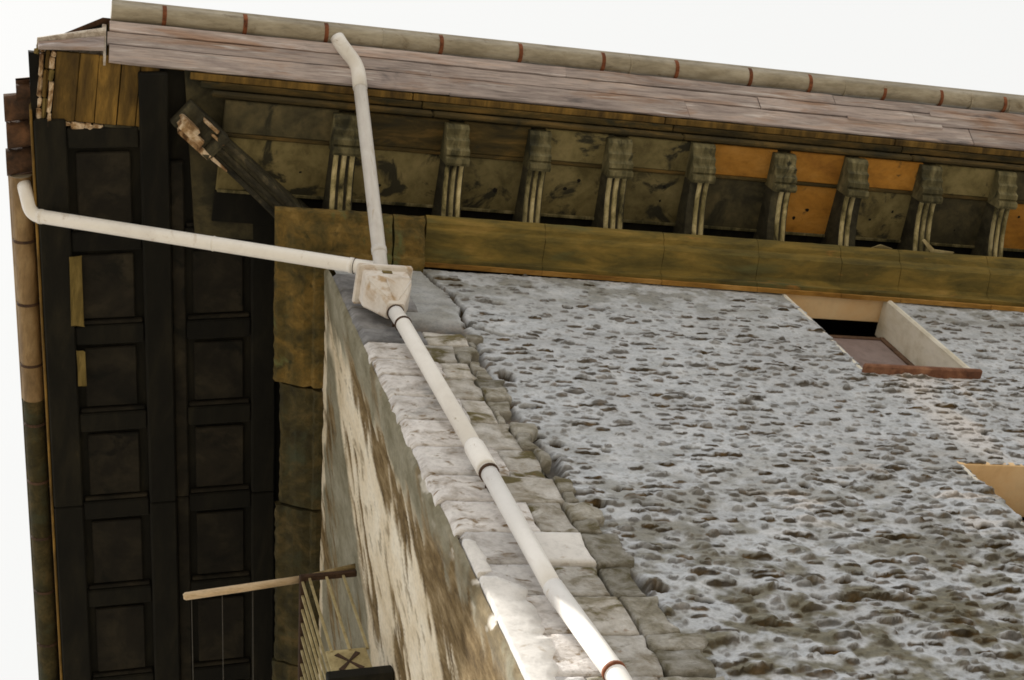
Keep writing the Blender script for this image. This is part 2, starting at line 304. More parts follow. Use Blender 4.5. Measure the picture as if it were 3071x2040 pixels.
def tube_pts(pts, r, seg=20, cap=True):
    """tube with per point radius, parallel transported"""
    P = [Vector(q) for q in pts]; rr = r if isinstance(r, (list, tuple)) else [r] * len(P)
    vs = []; F = []; u = None
    for i, q in enumerate(P):
        t = (P[min(i + 1, len(P) - 1)] - P[max(i - 1, 0)]).normalized()
        if u is None: u = t.orthogonal().normalized()
        u = (u - t * u.dot(t)).normalized(); w = t.cross(u)
        for k in range(seg):
            a = 2 * math.pi * k / seg; vs.append(q + (u * math.cos(a) + w * math.sin(a)) * rr[i])
    for i in range(len(P) - 1):
        for k in range(seg):
            k2 = (k + 1) % seg; F.append((i * seg + k, i * seg + k2, (i + 1) * seg + k2, (i + 1) * seg + k))
    if cap: F.append(tuple(range(seg))[::-1]); F.append(tuple((len(P) - 1) * seg + k for k in range(seg)))
    return vs, F
def bend(pts, rad=0.12, n_=7):
    """round the corners of a polyline"""
    P = [Vector(q) for q in pts]; out = [P[0]]
    for i in range(1, len(P) - 1):
        a = (P[i - 1] - P[i]); b = (P[i + 1] - P[i]); l = min(rad, a.length * .48, b.length * .48)
        A_ = P[i] + a.normalized() * l; B_ = P[i] + b.normalized() * l
        for k in range(n_ + 1):
            t = k / n_; out.append(A_ * (1 - t) ** 2 + P[i] * 2 * t * (1 - t) + B_ * t * t)
    out.append(P[-1]); return out
def tube(name, pts, r, mat, parent, seg=20):
    vs, F = tube_pts(pts, r, seg); me = mesh(name, vs, F, True)
    for pl in me.polygons:
        if len(pl.vertices) > 4: pl.use_smooth = False
    return put(name, me, mat, parent)
def ring(name, c, t, r, w, mat, parent, seg=20):
    c = Vector(c); t = Vector(t).normalized()
    pts = [c - t * w / 2, c - t * w / 2 + t * .004, c + t * w / 2 - t * .004, c + t * w / 2]
    return tube(name, pts, [r - .006, r, r, r - .006], mat, parent, seg)

# ------------------------------------------------------------------ ground
vs = [(-400, -400, GROUND), (400, -400, GROUND), (400, 400, GROUND), (-400, 400, GROUND)]
g = put('ground', mesh('ground', vs, [(0, 1, 2, 3)]), 'paving'); g['kind'] = 'structure'

# ------------------------------------------------------------------ the house
house = thing('old_house', (2.5, 2.0, GROUND), 'old rubble stone house with deep bracketed timber eaves and peeling plaster', 'house')
WX0, WX1 = 3.81, 4.74           # window column
W1B, W1T = -1.42, 0.12
W2B, W2T = -4.40, -2.87

# -- front wall relief
dx, dz = 0.0125, 0.0095
xs = np.arange(0.04, 7.6, dx); zs = np.arange(-6.6, 0.135, dz)
X, Z = np.meshgrid(xs, zs, indexing='ij')
wx = X + 0.045 * (fbm(X / .10, Z / .09, 2, 21) - .5); wz = Z + 0.035 * (fbm(X / .10, Z / .08, 2, 31) - .5)
n1 = fbm(wx / .135, wz / .10, 2, 3, .4)
n2 = fbm(X / .040, Z / .032, 2, 2); n3 = fbm(X / .02, Z / .015, 2, 5)
big = fbm(X / .9, Z / .6, 3, 8)
stonen = fbm(wx / .26, wz / .19, 2, 44)
depthf = ss(0.1, -1.6, Z)                       # smoother just below the cornice
low = ss(-2.2, -4.8, Z)
def holes(cx, cz, rx, rz, prob, seed):
    """jittered cell pits: 1 inside, 0 outside"""
    out = np.zeros(X.shape)
    ix = np.floor(wx / cx).astype(int); iz = np.floor(wz / cz).astype(int)
    for ax in (-1, 0, 1):
        for az in (-1, 0, 1):
            a_ = (ix + ax + 1000 * seed) % 512; b_ = (iz + az + 333 * seed) % 512
            r1 = _tab[a_, b_]; r2 = _tab[b_, a_]; r3 = _tab[(a_ + 71) % 512, (b_ + 13) % 512]; r4 = _tab[(a_ + 19) % 512, (b_ + 151) % 512]
            px = (ix + ax + .15 + .7 * r1) * cx; pz = (iz + az + .15 + .7 * r2) * cz
            d = ((wx - px) / (rx * (.45 + .9 * r3))) ** 2 + ((wz - pz) / (rz * (.55 + .7 * r4))) ** 2
            out = np.maximum(out, ss(1.2, .72, d) * (_tab[(a_ + 201) % 512, (b_ + 77) % 512] < prob))
    return out
def ledges(cx, cz, rx, prob, seed, reach):
    """flaking stones: each sticks out at its lower edge; returns relief 0..1 and a brown strip under it: bare mortar with painted shade"""
    out = np.zeros(X.shape); bare = np.zeros(X.shape)
    ix = np.floor(wx / cx).astype(int); iz = np.floor(wz / cz).astype(int)
    for ax in (-1, 0, 1):
        for az in (-1, 0, 1):
            a_ = (ix + ax + 1000 * seed) % 512; b_ = (iz + az + 333 * seed) % 512
            r1 = _tab[a_, b_]; r2 = _tab[b_, a_]; r3 = _tab[(a_ + 71) % 512, (b_ + 13) % 512]; r4 = _tab[(a_ + 19) % 512, (b_ + 151) % 512]
            px = (ix + ax + .1 + .8 * r1) * cx; pz = (iz + az + .1 + .8 * r2) * cz
            u = (wx - px) / (rx * (.4 + 1.0 * r3)); u2 = np.clip(1 - u * u, 0, 1)
            t = wz - (pz - .018 * np.sqrt(u2) + .012 * (r4 - .5) * u)
            g = ss(-.003, .007, t) * np.exp(-np.clip(t, 0, None) / (reach * (.6 + .8 * r4)))
            on = (_tab[(a_ + 201) % 512, (b_ + 77) % 512] < prob)
            k = np.sqrt(u2) * on * (.55 + .6 * r2)
            out = np.maximum(out, g * k)
            bare = np.maximum(bare, ss(.05, .4, u2) * on * ss(-.022, -.010, t) * ss(.0095, .0035, t) * (.45 + .55 * r3))  # dark underside put into the colour below each lower edge
    return out, bare
g1, b1 = ledges(.115, .085, .044, .10 + .60 * depthf + .9 * (big - .5), 1, .05)
g2, b2 = ledges(.20, .14, .085, .03 + .34 * depthf + .30 * low + .9 * (big - .5), 2, .07)
g3, b3 = ledges(.060, .050, .020, .25 + .35 * depthf, 4, .03)
pb = holes(.34, .26, .055, .030, .10 + .25 * depthf, 2)
pit = np.clip(np.maximum(np.maximum(b1, b2), np.maximum(pb, b3 * .45)), 0, 1)
H = (.017 + .008 * low) * g1 + (.024 + .014 * low) * g2 + .009 * g3 - .035 * pb + 0.006 * (n2 - .5) + 0.004 * (n3 - .5) + (0.014 + .03 * low) * (stonen - .5) * (0.25 + depthf)
H += 0.02 * (big - .5) - .012
# quoin zone edge
qz = [0.2, -.25, -.55, -.9, -1.1, -1.8, -2.2, -2.6, -2.95, -3.3, -3.6, -4.1, -4.45, -4.85, -5.2, -7.2]
qx = [.76, .80, .85, .82, .86, .80, .82, .86, .92, .87, .89, .90, 1.0, .96, 1.0, 1.05]
QR = np.interp(-Z, [-a for a in qz], qx)
inq = ss(0.02, -0.03, X - QR)
top = ss(-1.0, -0.85, Z)
# upper part of the corner is smooth grey render, lower part lies behind the quoins
Hq_top = 0.006 * (n3 - .5) + 0.012 * (n1 - .5)
H = H * (1 - inq) + inq * (Hq_top * top + (-0.055) * (1 - top))
pit = pit * (1 - inq) + inq * (0.0 * top + 0.8 * (1 - top))
for (hx_, hz_, ha, hb) in ((.905, -1.80, .055, .075), (.87, -1.38, .05, .03), (.985, -2.74, .05, .045), (.93, -2.25, .06, .03), (1.0, -3.55, .04, .03), (1.06, -4.45, .05, .03)):
    hd = ss(1.2, .8, ((X - hx_ + .03 * (n1 - .5)) / ha) ** 2 + ((Z - hz_) / hb) ** 2)
    H = H * (1 - hd) - .055 * hd; pit = np.maximum(pit, hd)
# the long crack
crack = [(.75, .06), (.77, -.06), (.80, -.20), (.86, -.36), (.87, -.52), (.90, -.60), (.86, -.70), (.85, -.86), (.92, -.97), (1.05, -1.06), (1.17, -1.09)]
D = np.full(X.shape, 9.0)
for (a0, b0), (a1, b1) in zip(crack[:-1], crack[1:]):
    ex, ez = a1 - a0, b1 - b0; t = np.clip(((X - a0) * ex + (Z - b0) * ez) / (ex * ex + ez * ez), 0, 1)
    D = np.minimum(D, np.hypot(X - a0 - t * ex, Z - b0 - t * ez))
D = D + 0.012 * (n2 - .5)
cr = ss(0.024, 0.012, D)
H -= 0.05 * cr; pit = np.maximum(pit, cr)
dirt_shade = ss(.42, .66, fbm(X / .16, Z / .12, 4, 12) + .10 * (big - .5)) * (.12 + .75 * low) + ss(.45, .62, fbm(X / .14, Z / .10, 4, 14)) * .5 * ss(-.75, -.05, Z) * (1 - inq)
dirt_shade = np.clip(dirt_shade + .55 * inq * top * (.6 + .8 * (n1 - .5)), 0, 1)  # added term paints the hopper's soft shade at the corner top
sillx = 4.28 + (-1.45 - Z) * .0
wash_sun = ss(.50, .15, np.abs(X - sillx)) * ss(-1.35, -1.5, Z) * ss(-3.3, -2.2, Z) * ss(.35, .6, fbm(X / .25, Z / .8, 3, 15))
sun_flecks = ss(.62, .72, fbm(X / .35, Z / .12, 3, 71)) * np.exp(-((Z + 3.35) / .5) ** 2) * ss(1.6, 2.6, X)  # sunlit flecks on the relief, painted pale
wash_sun = np.clip(np.maximum(wash_sun, sun_flecks), 0, 1)
H += -0.018 * ss(.3, .05, WX0 - X) * 0
inwin = (X > WX0 - .004) & (X < WX1 + .004) & (((Z > W1B) & (Z < W1T)) | ((Z > W2B) & (Z < W2T)))
nx, nz = X.shape
idx = np.arange(nx * nz).reshape(nx, nz)
q = np.stack([idx[:-1, :-1], idx[1:, :-1], idx[1:, 1:], idx[:-1, 1:]], -1).reshape(-1, 4)
keep = ~(inwin[:-1, :-1] & inwin[1:, 1:]).reshape(-1)
# below the quoins nothing of the backing sheet is needed left of x = 0.1
q = q[keep]
co = np.stack([X, -H, Z], -1).reshape(-1, 3)
def grid_mesh(name, co, q, cols, mat):
    me = bpy.data.meshes.new(name); me.vertices.add(len(co)); me.vertices.foreach_set('co', co.astype(np.float32).ravel())
    me.loops.add(len(q) * 4); me.loops.foreach_set('vertex_index', q.astype(np.int32).ravel())
    me.polygons.add(len(q)); me.polygons.foreach_set('loop_start', np.arange(0, len(q) * 4, 4, dtype=np.int32))
    me.polygons.foreach_set('loop_total', np.full(len(q), 4, dtype=np.int32))
    me.polygons.foreach_set('use_smooth', np.ones(len(q), dtype=bool))
    a = me.color_attributes.new('layer', 'FLOAT_COLOR', 'POINT'); a.data.foreach_set('color', cols.astype(np.float32).ravel())
    me.update(calc_edges=True); me.validate(); me.materials.append(M[mat]); return me
cols = np.stack([pit, dirt_shade, wash_sun, np.ones_like(pit)], -1).reshape(-1, 4)
fw = put('front_wall', grid_mesh('front_wall', co, q, cols, 'front'), None, house)
fw['label'] = 'pitted grey limewashed rubble front wall'

# -- side wall relief
ds = 0.018; ss_ = np.arange(0.012, 6.0, ds); zz = np.arange(-7.0, 0.125, 0.022)
S, Z = np.meshgrid(ss_, zz, indexing='ij')
wn = fbm(S / .22, Z / .55, 4, 51); wf = fbm(S / .07, Z / .25, 3, 57)
dn = fbm((S * .70 + Z * .55) / .13, (Z * .7 - S * .55) / .50, 4, 61, .6)      # leaning streaks
zb = .30 - 1.15 * S
edge = (Z - zb) + .55 * (fbm(S / .6, Z / .9, 3, 55) - .5) + .10 * (wf - .5)
grey = ss(0.0, .05, edge) * ss(-.06, -.13, Z + .25 * (dn - .5)) * ss(.45, .7, S + .3 * (wf - .5))  # slanting edge paints the eaves' cast shadow as grey
corner = ss(.42, .26, S + .5 * (dn - .5) + .10 * ss(-2.5, -5, Z))
toptri = ss(.0, .05, edge + .25 - .6 * S) * ss(.65, .5, S + .4 * (dn - .5)) * ss(.02, -.1, Z)
grey = np.clip(np.maximum(np.maximum(grey, corner), toptri * .9), 0, 1)
brz = ss(.30, .05, np.abs(S - .46 - .05 * np.sin(Z * 2))) * ss(-.5, -1.3, Z) + .55 * ss(-3.0, -4.5, Z) * ss(1.2, .5, S)
brown = ss(.56, .70, dn + .20 * brz - .025) * (1 - .35 * corner)
brown = np.clip(brown + ss(.60, .70, wf * .5 + wn * .5) * .8 * brz, 0, 1)
drip = ss(.66, .76, fbm((S * .8 + Z * .3) / .06, Z / .22, 3, 77)) * .6 * (1 - grey)
brown = np.clip(np.maximum(brown, drip), 0, 1)
chip = ss(.66, .70, fbm(S / .09, Z / .16, 3, 88)) * ss(-2.8, -3.8, Z) * ss(.16, .02, S)  # sunlit corner put into the colour as pale chips
Hs = .012 + .007 * grey - .005 * brown * (1 - grey) + .006 * (wf - .5) + .016 * (wn - .5) - .006 * chip
Hs -= .030 * ss(.05, 0.0, S + .03 * (dn - .5)) + .036 * ss(-3.35, -3.95, Z) * ss(.42, 0.0, S)
nx, nz = S.shape; idx = np.arange(nx * nz).reshape(nx, nz)
q = np.stack([idx[:-1, :-1], idx[:-1, 1:], idx[1:, 1:], idx[1:, :-1]], -1).reshape(-1, 4)
co = np.stack([V.x * S + NL.x * Hs, V.y * S + NL.y * Hs, Z], -1).reshape(-1, 3)
cols = np.stack([grey, brown, chip, np.ones_like(grey)], -1).reshape(-1, 4)
sw = put('side_wall', grid_mesh('side_wall', co, q, cols, 'side'), None, house)
sw['label'] = 'peeling cream plaster side wall with brown streaks'

# -- plain wall below the frame and the far faces of the house
def lower(name, pts, mat):
    k = len(pts); vs = [(x, y, GROUND) for x, y in pts] + [(x, y, -6.59) for x, y in pts]
    F = [(i, i + 1, k + i + 1, k + i) for i in range(k - 1)]
    return put(name, mesh(name, vs, F), mat, house)
c6 = PL(6, 0, 0); far = (7.6 + c6[0], c6[1])
lower('lower_front_wall', [(0.02, -.004), (7.6, -.004)], 'quoin_grey')
lower('lower_side_wall', [c6[:2], (0, 0.0)], 'jamb')
vs = [(7.6, 0, GROUND), (far[0], far[1], GROUND), (c6[0], c6[1], GROUND), (7.6, 0, .9), (far[0], far[1], .9), (c6[0], c6[1], .9)]
put('rear_wall', mesh('rear_wall', vs, [(0, 1, 4, 3), (1, 2, 5, 4)]), 'jamb', house)
# backing behind joints so that no light leaks through
vs, F = sweep_band([(-.10, -7.0), (-.062, -7.0), (-.062, -.001), (-.10, -.001)], [('m', 3.6), ('m', 1.0), ('c',), ('l', 6.0)])
put('wall_core', mesh('wall_core', vs, F), 'rubble', house)

# -- quoins
def stone(name, x0, x1, z0, z1, prot, mat, seed, rough=.012, wrap=0.0):
    """irregular bevelled block; front face is a bulged grid, sides go 7 cm back"""
    rnd = random.Random(seed); nu = max(6, int((x1 - x0) / .03)); nv = max(6, int((z1 - z0) / .03))
    vs = []; F = []; W_, H_ = x1 - x0, z1 - z0
    US = [0, .007 / W_] + [k / nu for k in range(1, nu)] + [1 - .007 / W_, 1]; VS = [0, .006 / H_] + [k / nv for k in range(1, nv)] + [1 - .006 / H_, 1]
    nu, nv = len(US) - 1, len(VS) - 1
    for i in range(nu + 1):
        for j in range(nv + 1):
            u = US[i]; v = VS[j]
            eu = min(u, 1 - u) * (x1 - x0); ev = min(v, 1 - v) * (z1 - z0)
            e = min(eu, ev)
            d = prot + .004 * math.sqrt(min(1, max(e, 0) / .05)) - (.012 if e < 1e-6 else 0) - max(0.0, wrap - u * (x1 - x0)) * 1.3 + (float(vn(u * (x1 - x0) / .07, v * (z1 - z0) / .05, seed)) - .5) * rough * .8 + rnd.uniform(-.001, .001)
            x = x0 + (x1 - x0) * u + (float(vn(v * (z1 - z0) / .08, 3.1 * (i > nu / 2), seed + 5)) - .5) * rough * (3.0 if u > .5 else 1.0) * abs(2 * u - 1)
            z = z0 + (z1 - z0) * v + (float(vn(u * (x1 - x0) / .10, 7.7 * (j > nv / 2), seed + 9)) - .5) * rough * 1.3 * abs(2 * v - 1)
            vs.append((x, -d, z))
    for i in range(nu):
        for j in range(nv):
            a = i * (nv + 1) + j; F.append((a, a + nv + 1, a + nv + 2, a + 1))
    border = [j for j in range(nv + 1)][::-1] + [i * (nv + 1) for i in range(1, nu + 1)] + [nu * (nv + 1) + j for j in range(1, nv + 1)] + [i * (nv + 1) + nv for i in range(nu - 1, 0, -1)]
    base = len(vs)
    for b in border: vs.append((vs[b][0], .075, vs[b][2]))
    L = len(border)
    for k in range(L):
        k2 = (k + 1) % L; F.append((border[k2], border[k], base + k, base + k2))
    me = mesh(name, vs, F, True)
    return put(name, me, mat, fw)
cz = [-.12, -.43, -.77, -1.15, -1.37, -1.65, -1.89, -2.21, -2.54, -2.90, -3.26, -3.57, -3.92, -4.26, -4.56, -4.93, -5.30, -5.66, -6.0, -6.4, -6.9]
rq = random.Random(5)
qr = lambda z: float(np.interp(-z, [-a for a in qz], qx))
for i in range(len(cz) - 1):
    z1, z0 = cz[i], cz[i + 1]; zc = (z0 + z1) / 2
    w1 = (.50 if i % 2 else .38) + rq.uniform(-.05, .05)
    mat = 'quoin_grey' if i < 4 else 'quoin'
    stone('quoin_stone', 0.004 + (.05 if i > 11 else .025 if i > 10 else 0), w1, z0 + .006, z1 - .006, .020 if i > 2 else .012, mat, 100 + i, .009, .025 if i < 12 else .03)
    xr = qr(zc) + rq.uniform(-.06, .06)
    if i < 3: continue
    if i == 12:
        stone('render_sun_patch', w1 + .012, w1 + .36, z0 + .01, z1 - .01, .030, 'render_sun_white', 300 + i, .008)
        stone('rubble_stone', w1 + .372, xr + .10, z0 + .01, z1 - .012, .022, 'rubble', 360 + i, .02); continue
    xm = w1 + (xr - w1) * rq.uniform(.55, .8)
    stone('rubble_stone', w1 + .004, xm - .004, z0 + .008, z1 - .007, rq.uniform(.006, .018), 'quoin_moss', 600 + i, .014)
    zm = z0 + (z1 - z0) * rq.uniform(.4, .6)
    if 4 <= i <= 9 or rq.random() < .5:
        stone('rubble_stone', xm + .005, xr + rq.uniform(-.09, .02), z0 + .008, zm - .005, rq.uniform(.0, .03), 'rubble', 700 + i, .022)
        stone('rubble_stone', xm + .005, xr + rq.uniform(-.02, .08), zm + .005, z1 - .008, rq.uniform(.0, .03), 'rubble', 760 + i, .022)
    else:
        stone('rubble_stone', xm + .005, xr + rq.uniform(-.04, .06), z0 + .006, z1 - .006, rq.uniform(.0, .03), 'rubble', 700 + i, .022)
# bright sunlit strip on the lower arris, added as white patches
def arris(zt, zb, wf, ws, seed):
    rnd = random.Random(seed); zz_ = frange(zt, zb, .022); vs = []; F = []; m_ = 9
    for k, z in enumerate(zz_):
        t = k / (len(zz_) - 1); e = min(1, 14 * t + .15, 14 * (1 - t) + .15) ** .5
        f_ = (wf * (.55 + .5 * float(vn(z / .16, 1.5, seed)) + .4 * float(vn(z / .045, 1.5, seed + 2)))) * e + .012; w_ = (ws * (.5 + .6 * float(vn(z / .2, 4.5, seed)) + .4 * float(vn(z / .05, 4.5, seed + 2)))) * e + .012
        A_ = Vector((f_, -.012, 0)); A2 = Vector((f_ - .003, -.029, 0)); B_ = V * w_ + NL * .004; B2 = V * (w_ - .003) + NL * .030
        c0 = Vector((-.033, -.031, 0))
        cur = [A2 * (1 - u) ** 2 + c0 * 2 * u * (1 - u) + B2 * u * u for u in (0, .15, .36, .5, .64, .85, 1)]
        jt = .006 * (float(vn(z / .03, 8.5, seed)) - .5); pf = -.0275 - .003 * float(vn(z / .06, 2.5, seed + 4))
        cur = [Vector((f_ - .003, pf, 0)), Vector((max(.02, f_ * .6), pf - .001, 0)), Vector((.006 + jt, pf - .001, 0)), Vector((-.004 + jt, pf + .007, 0)), Vector((-.006 + jt, -.006, 0)), V * (w_ * .5) + NL * .006, V * (w_ - .003) + NL * .006]
        B_ = V * w_ - NL * .03
        for q_ in [A_] + cur + [B_]: vs.append((q_.x + .052, q_.y, z))
    for k in range(len(zz_) - 1):
        for j2 in range(m_ - 1): F.append((k * m_ + j2, k * m_ + j2 + 1, (k + 1) * m_ + j2 + 1, (k + 1) * m_ + j2))
    F.append(tuple(range(m_))[::-1]); F.append(tuple((len(zz_) - 1) * m_ + j2 for j2 in range(m_)))
    return put('render_sun_patch', mesh('render_sun_patch', vs, F, True), 'render_sun_white', fw)
arris(-4.02, -4.37, .06, .03, 3); arris(-4.40, -6.5, .16, .04, 8)

# -- windows in the front wall
def window(zb, zt, panel_top, dh, d=.34, pd=.11):
    w = put('window', None, None, house)
    w.empty_display_size = .2
    x0, x1 = WX0 + .012, WX1 - .012; zt -= .012
    def sheet(nm, pts, mat):
        return put(nm, mesh(nm, pts, [(0, 1, 2, 3)]), mat, w)
    # head, jambs and bottom of the opening as 4 cm slabs
    piece('reveal_head', (x0 - .04, -dh, zt), (x1 + .04, -.003, zt + .05), 'reveal', w, mM)
    piece('reveal_jamb', (x1, -d, zb - .02), (x1 + .05, .012, zt - .002), 'jamb', w, mM, .015)
    piece('reveal_jamb', (x0 - .05, -d, zb - .02), (x0, -.004, zt - .002), 'jamb', w, mM, .015)
    piece('reveal_floor', (x0, -d, zb - .05), (x1, -.03, zb - .002), 'jamb', w, mM)
    # dim room behind
    y0, y1 = dh + .004, dh + 1.6
    vs = [(x0 - .3, y0, zb - .3), (x1 + .6, y0, zb - .3), (x1 + .6, y1, zb - .3), (x0 - .3, y1, zb - .3), (x0 - .3, y0, zt + .6), (x1 + .6, y0, zt + .6), (x1 + .6, y1, zt + .6), (x0 - .3, y1, zt + .6)]
    F = [(3, 2, 1, 0), (4, 5, 6, 7), (1, 2, 6, 5), (2, 3, 7, 6), (3, 0, 4, 7)]
    put('room_recess', mesh('room_recess', vs, F), 'black', w)
    # lower shutter board in a brown frame
    Q = lambda x, p, z: mM(x, p - pd, z)
    piece('shutter_board', (x0 + .05, -.200, zb + .05), (x1 - .05, -.185, panel_top - .04), 'win_panel', w, Q)
    for a, b in (((x0 + .002, -.215, zb), (x0 + .05, -.17, panel_top)), ((x1 - .05, -.215, zb), (x1 - .002, -.17, panel_top)),
                 ((x0 + .052, -.213, panel_top - .045), (x1 - .052, -.172, panel_top - .001)), ((x0 + .052, -.213, zb + .001), (x1 - .052, -.172, zb + .05))):
        piece('frame_bar', a, b, 'win_wood', w, Q)
    piece('inner_bead', (x0 + .10, -.184, zb + .10), (x1 - .10, -.180, panel_top - .09), 'win_panel', w, Q, .002)
    s = piece('sill', (x0 - .06, -.168, zb - .05), (x1 + .035, .07, zb - .004), 'sill', w, mM, .012)
    return w
w1_ = window(W1B, W1T, -.06, .22); w1_['label'] = 'small upper window with red brown sill'
w2_ = window(W2B, W2T, -3.02, .40, .44, .17); w2_['label'] = 'lower window at the right edge'

# -- cornice
cp = [(-.002, 0.102), (.035, 0.10), (.038, .118), (.064, .121), (.067, .128), (.072, .155), (.10, .168), (.20, .176), (.262, .184), (.285, .20), (.30, .222), (.335, .232), (.36, .258), (.372, .28), (.372, .298), (.36, .304), (-.002, .33)]
cornice = put('cornice', None, None, house); cornice['label'] = 'projecting moulded stone cornice'
jx = [.76, 1.72, 2.72, 3.55, 4.3, 4.85, 5.7, 6.6, 7.6]
for i in range(len(jx) - 1):
    sag = lambda v: (v[0], v[1], v[2] + (max(0, min(1, (.232 - v[2]) / .13)) * (.06 - .032 * (v[0] - .85)) if v[2] < .232 else 0))
    st = [('m', x) for x in frange(jx[i] + .002, jx[i + 1] - .002, .08)]
    vs, F = sweep_band([(-.002, .124)] + cp[3:], st, .0016, seed=i)
    cs_ = put('cornice_stone', mesh('cornice_stone', [sag(v) for v in vs], F), 'cornice', cornice)
    vs, F = sweep_band([(-.0015, .101), (.034, .10), (.037, .112), (.030, .1125), (.031, .1205), (-.0015, .1215)], st, .0012, seed=i + 20)
    put('fillet', mesh('fillet', [sag(v) for v in vs], F), 'fillet', cs_)
cpo = [(-.06, .065), (.05, .063), (.085, .075), (.10, .10), (.16, .115), (.235, .15), (.29, .20), (.345, .225), (.362, .245), (.364, .285), (.345, .30), (-.06, .33)]
def old(st, k, jit=.006, f=1.0, mt_='cornice_old'):
    pr = [(a * f if a > 0 else a, b) for a, b in cpo]
    vs, F = sweep_band(pr, st, jit, seed=50 + k)
    put('cornice_stone', mesh('cornice_stone', vs, F), mt_, cornice)
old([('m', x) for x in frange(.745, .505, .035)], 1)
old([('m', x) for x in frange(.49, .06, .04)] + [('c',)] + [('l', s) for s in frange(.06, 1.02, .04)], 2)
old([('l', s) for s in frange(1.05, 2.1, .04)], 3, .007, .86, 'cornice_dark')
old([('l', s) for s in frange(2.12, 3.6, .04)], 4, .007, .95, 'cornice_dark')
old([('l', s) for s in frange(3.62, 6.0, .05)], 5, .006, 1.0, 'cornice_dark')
# frieze wall above the cornice
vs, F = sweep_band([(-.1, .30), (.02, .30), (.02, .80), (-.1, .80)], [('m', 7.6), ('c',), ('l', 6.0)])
put('frieze', mesh('frieze', vs, F), 'black_wood', house)  # black colour holds the shade of the gap above the cornice

# -- front soffit
soff = put('front_soffit', mesh('front_soffit', *box8([PM(-.9, -.1, .775), PM(7.6, -.1, .775), PM(7.6, 1.19, .80), PM(-1.10, 1.19, .80),
                                                    PM(-.9, -.1, .83), PM(7.6, -.1, .83), PM(7.6, 1.19, .86), PM(-1.10, 1.19, .86)])), 'panel_dark', house)
BX = [.135, 1.005, 1.675, 2.375, 3.085, 3.825, 4.455, 5.195, 5.925, 6.6, 7.3]
inner = ['panel_olive', 'panel_olive', 'panel_olive', 'panel_olive', 'panel_olive', 'panel_dark', 'panel_orange', 'panel_olive', 'panel_dark', 'panel_orange', 'panel_dark']
outer = ['panel_dark', 'soffit_main', 'soffit_main', 'panel_olive', 'panel_olive', 'panel_orange', 'panel_orange', 'panel_orange', 'panel_olive', 'panel_dark', 'panel_olive']
ed = [-.85] + BX
for i in range(len(BX)):
    a, b = ed[i] + .06, ed[i + 1] - .06
    piece('soffit_panel', (a, .30, .715), (b, .735, .74), inner[i], soff, mM, .008)
    piece('soffit_panel', (a, .04, .745), (b, .29, .76), 'black_wood', soff, mM, .004)  # inner strip painted black for the shade behind the cornice
    piece('soffit_board', (a, .765, .70), (b, 1.02, .735), outer[i], soff, mM, .008)
    piece('batten', (a + .004, .735, .69), (b - .004, .765, .74), 'soffit_main', soff, mM, .008)
    piece('batten', (a + .01, .292, .70), (b - .01, .318, .7135), 'bracket', soff, mM, .01)
    for k in range(random.choice((1, 1, 2))):          # knot holes
        if inner[i] == 'panel_dark' and i < 6: continue
        hx = a + (b - a) * random.uniform(.3, .75); hp = random.uniform(.42, .62); r0 = random.uniform(.010, .022)
        vs = [PM(hx, hp, .7138)] + [PM(hx + math.cos(t) * r0 * random.uniform(.6, 1.3), hp + math.sin(t) * r0 * random.uniform(.6, 1.2), .7135) for t in [j * math.pi / 5 for j in range(10)]]
        put('knot_hole', mesh('knot_hole', vs, [(0, 1 + j, 1 + (j + 1) % 10) for j in range(10)]), 'black', soff)
for a, b in ((-.90, .8), (.804, 2.9), (2.904, 5.0), (5.004, 7.6)):
    piece('moulding', (a, 1.035, .672), (b, 1.075, .74), 'soffit_main', soff, mM, .014)
    piece('beam_board', (a - .08, 1.08, .742), (b - .084, 1.132, .774), 'soffit_main', soff, mM, .006)
    piece('beam_board', (a - .16, 1.136, .748), (b - .164, 1.188, .780), 'brown_board', soff, mM, .006)

# -- carved brackets
def bracket_meshes(L, wd=.17):
    """local: x across, y = -projection, z down from 0"""
    h = wd / 2
    prof = [(.03, .35), (.10, .36), (.16, .345), (.24, .305), (.34, .255), (.46, .21), (.58, .18), (.68, .17), (.72, .175)]
    prof = [(a * L, d) for a, d in prof]
    def ext(pr, x0, x1, zt=0.0):
        vs = []; k = len(pr)
        for x in (x0, x1):
            for a, d in pr: vs.append((x, -a, -d))
            for a, d in pr[::-1]: vs.append((x, -a, zt))
        n_ = 2 * k; F = [tuple(range(n_)), tuple(range(n_, 2 * n_))[::-1]]
        for i in range(n_):
            j = (i + 1) % n_; F.append((i, i + n_, j + n_, j))
        return vs, F
    body = mesh('shaft', *ext(prof, -h * .86, h * .86))
    ridges = []
    for cx in (-h * .62, -h * .02, h * .58):
        rp = [(a, d + .026) for a, d in prof]; w = h * .20
        vs = []; F = []
        for (a, d) in rp:
            for kx, kd in ((-w, -.03), (-w * .7, -.008), (0, 0), (w * .7, -.008), (w, -.03)): vs.append((cx + kx, -a, -d - kd))
        for i in range(len(rp) - 1):
            for j in range(4): F.append((i * 5 + j, i * 5 + j + 1, (i + 1) * 5 + j + 1, (i + 1) * 5 + j))
        F.append((0, 1, 2, 3, 4)); F.append(tuple(len(vs) - 5 + j for j in range(5))[::-1])
        ridges.append(mesh('flute', vs, F))
    cap = mesh('scroll_block', *ext([(.715 * L, .06), (.72 * L, .235), (.745 * L, .25), (.775 * L, .24), (.785 * L, .20), (.80 * L, .215), (.835 * L, .21), (.85 * L, .175), (.86 * L, .165), (.90 * L, .165), (.915 * L, .13), (.93 * L, .12), (.975 * L, .115), (1.0 * L, .085)], -h, h, .0))
    back = mesh('foot', *ext([(0.0, .30), (.02 * L, .37), (.075 * L, .38), (.12 * L, .36), (.13 * L, .31)], -h * .96, h * .96))
    return body, ridges, cap, back
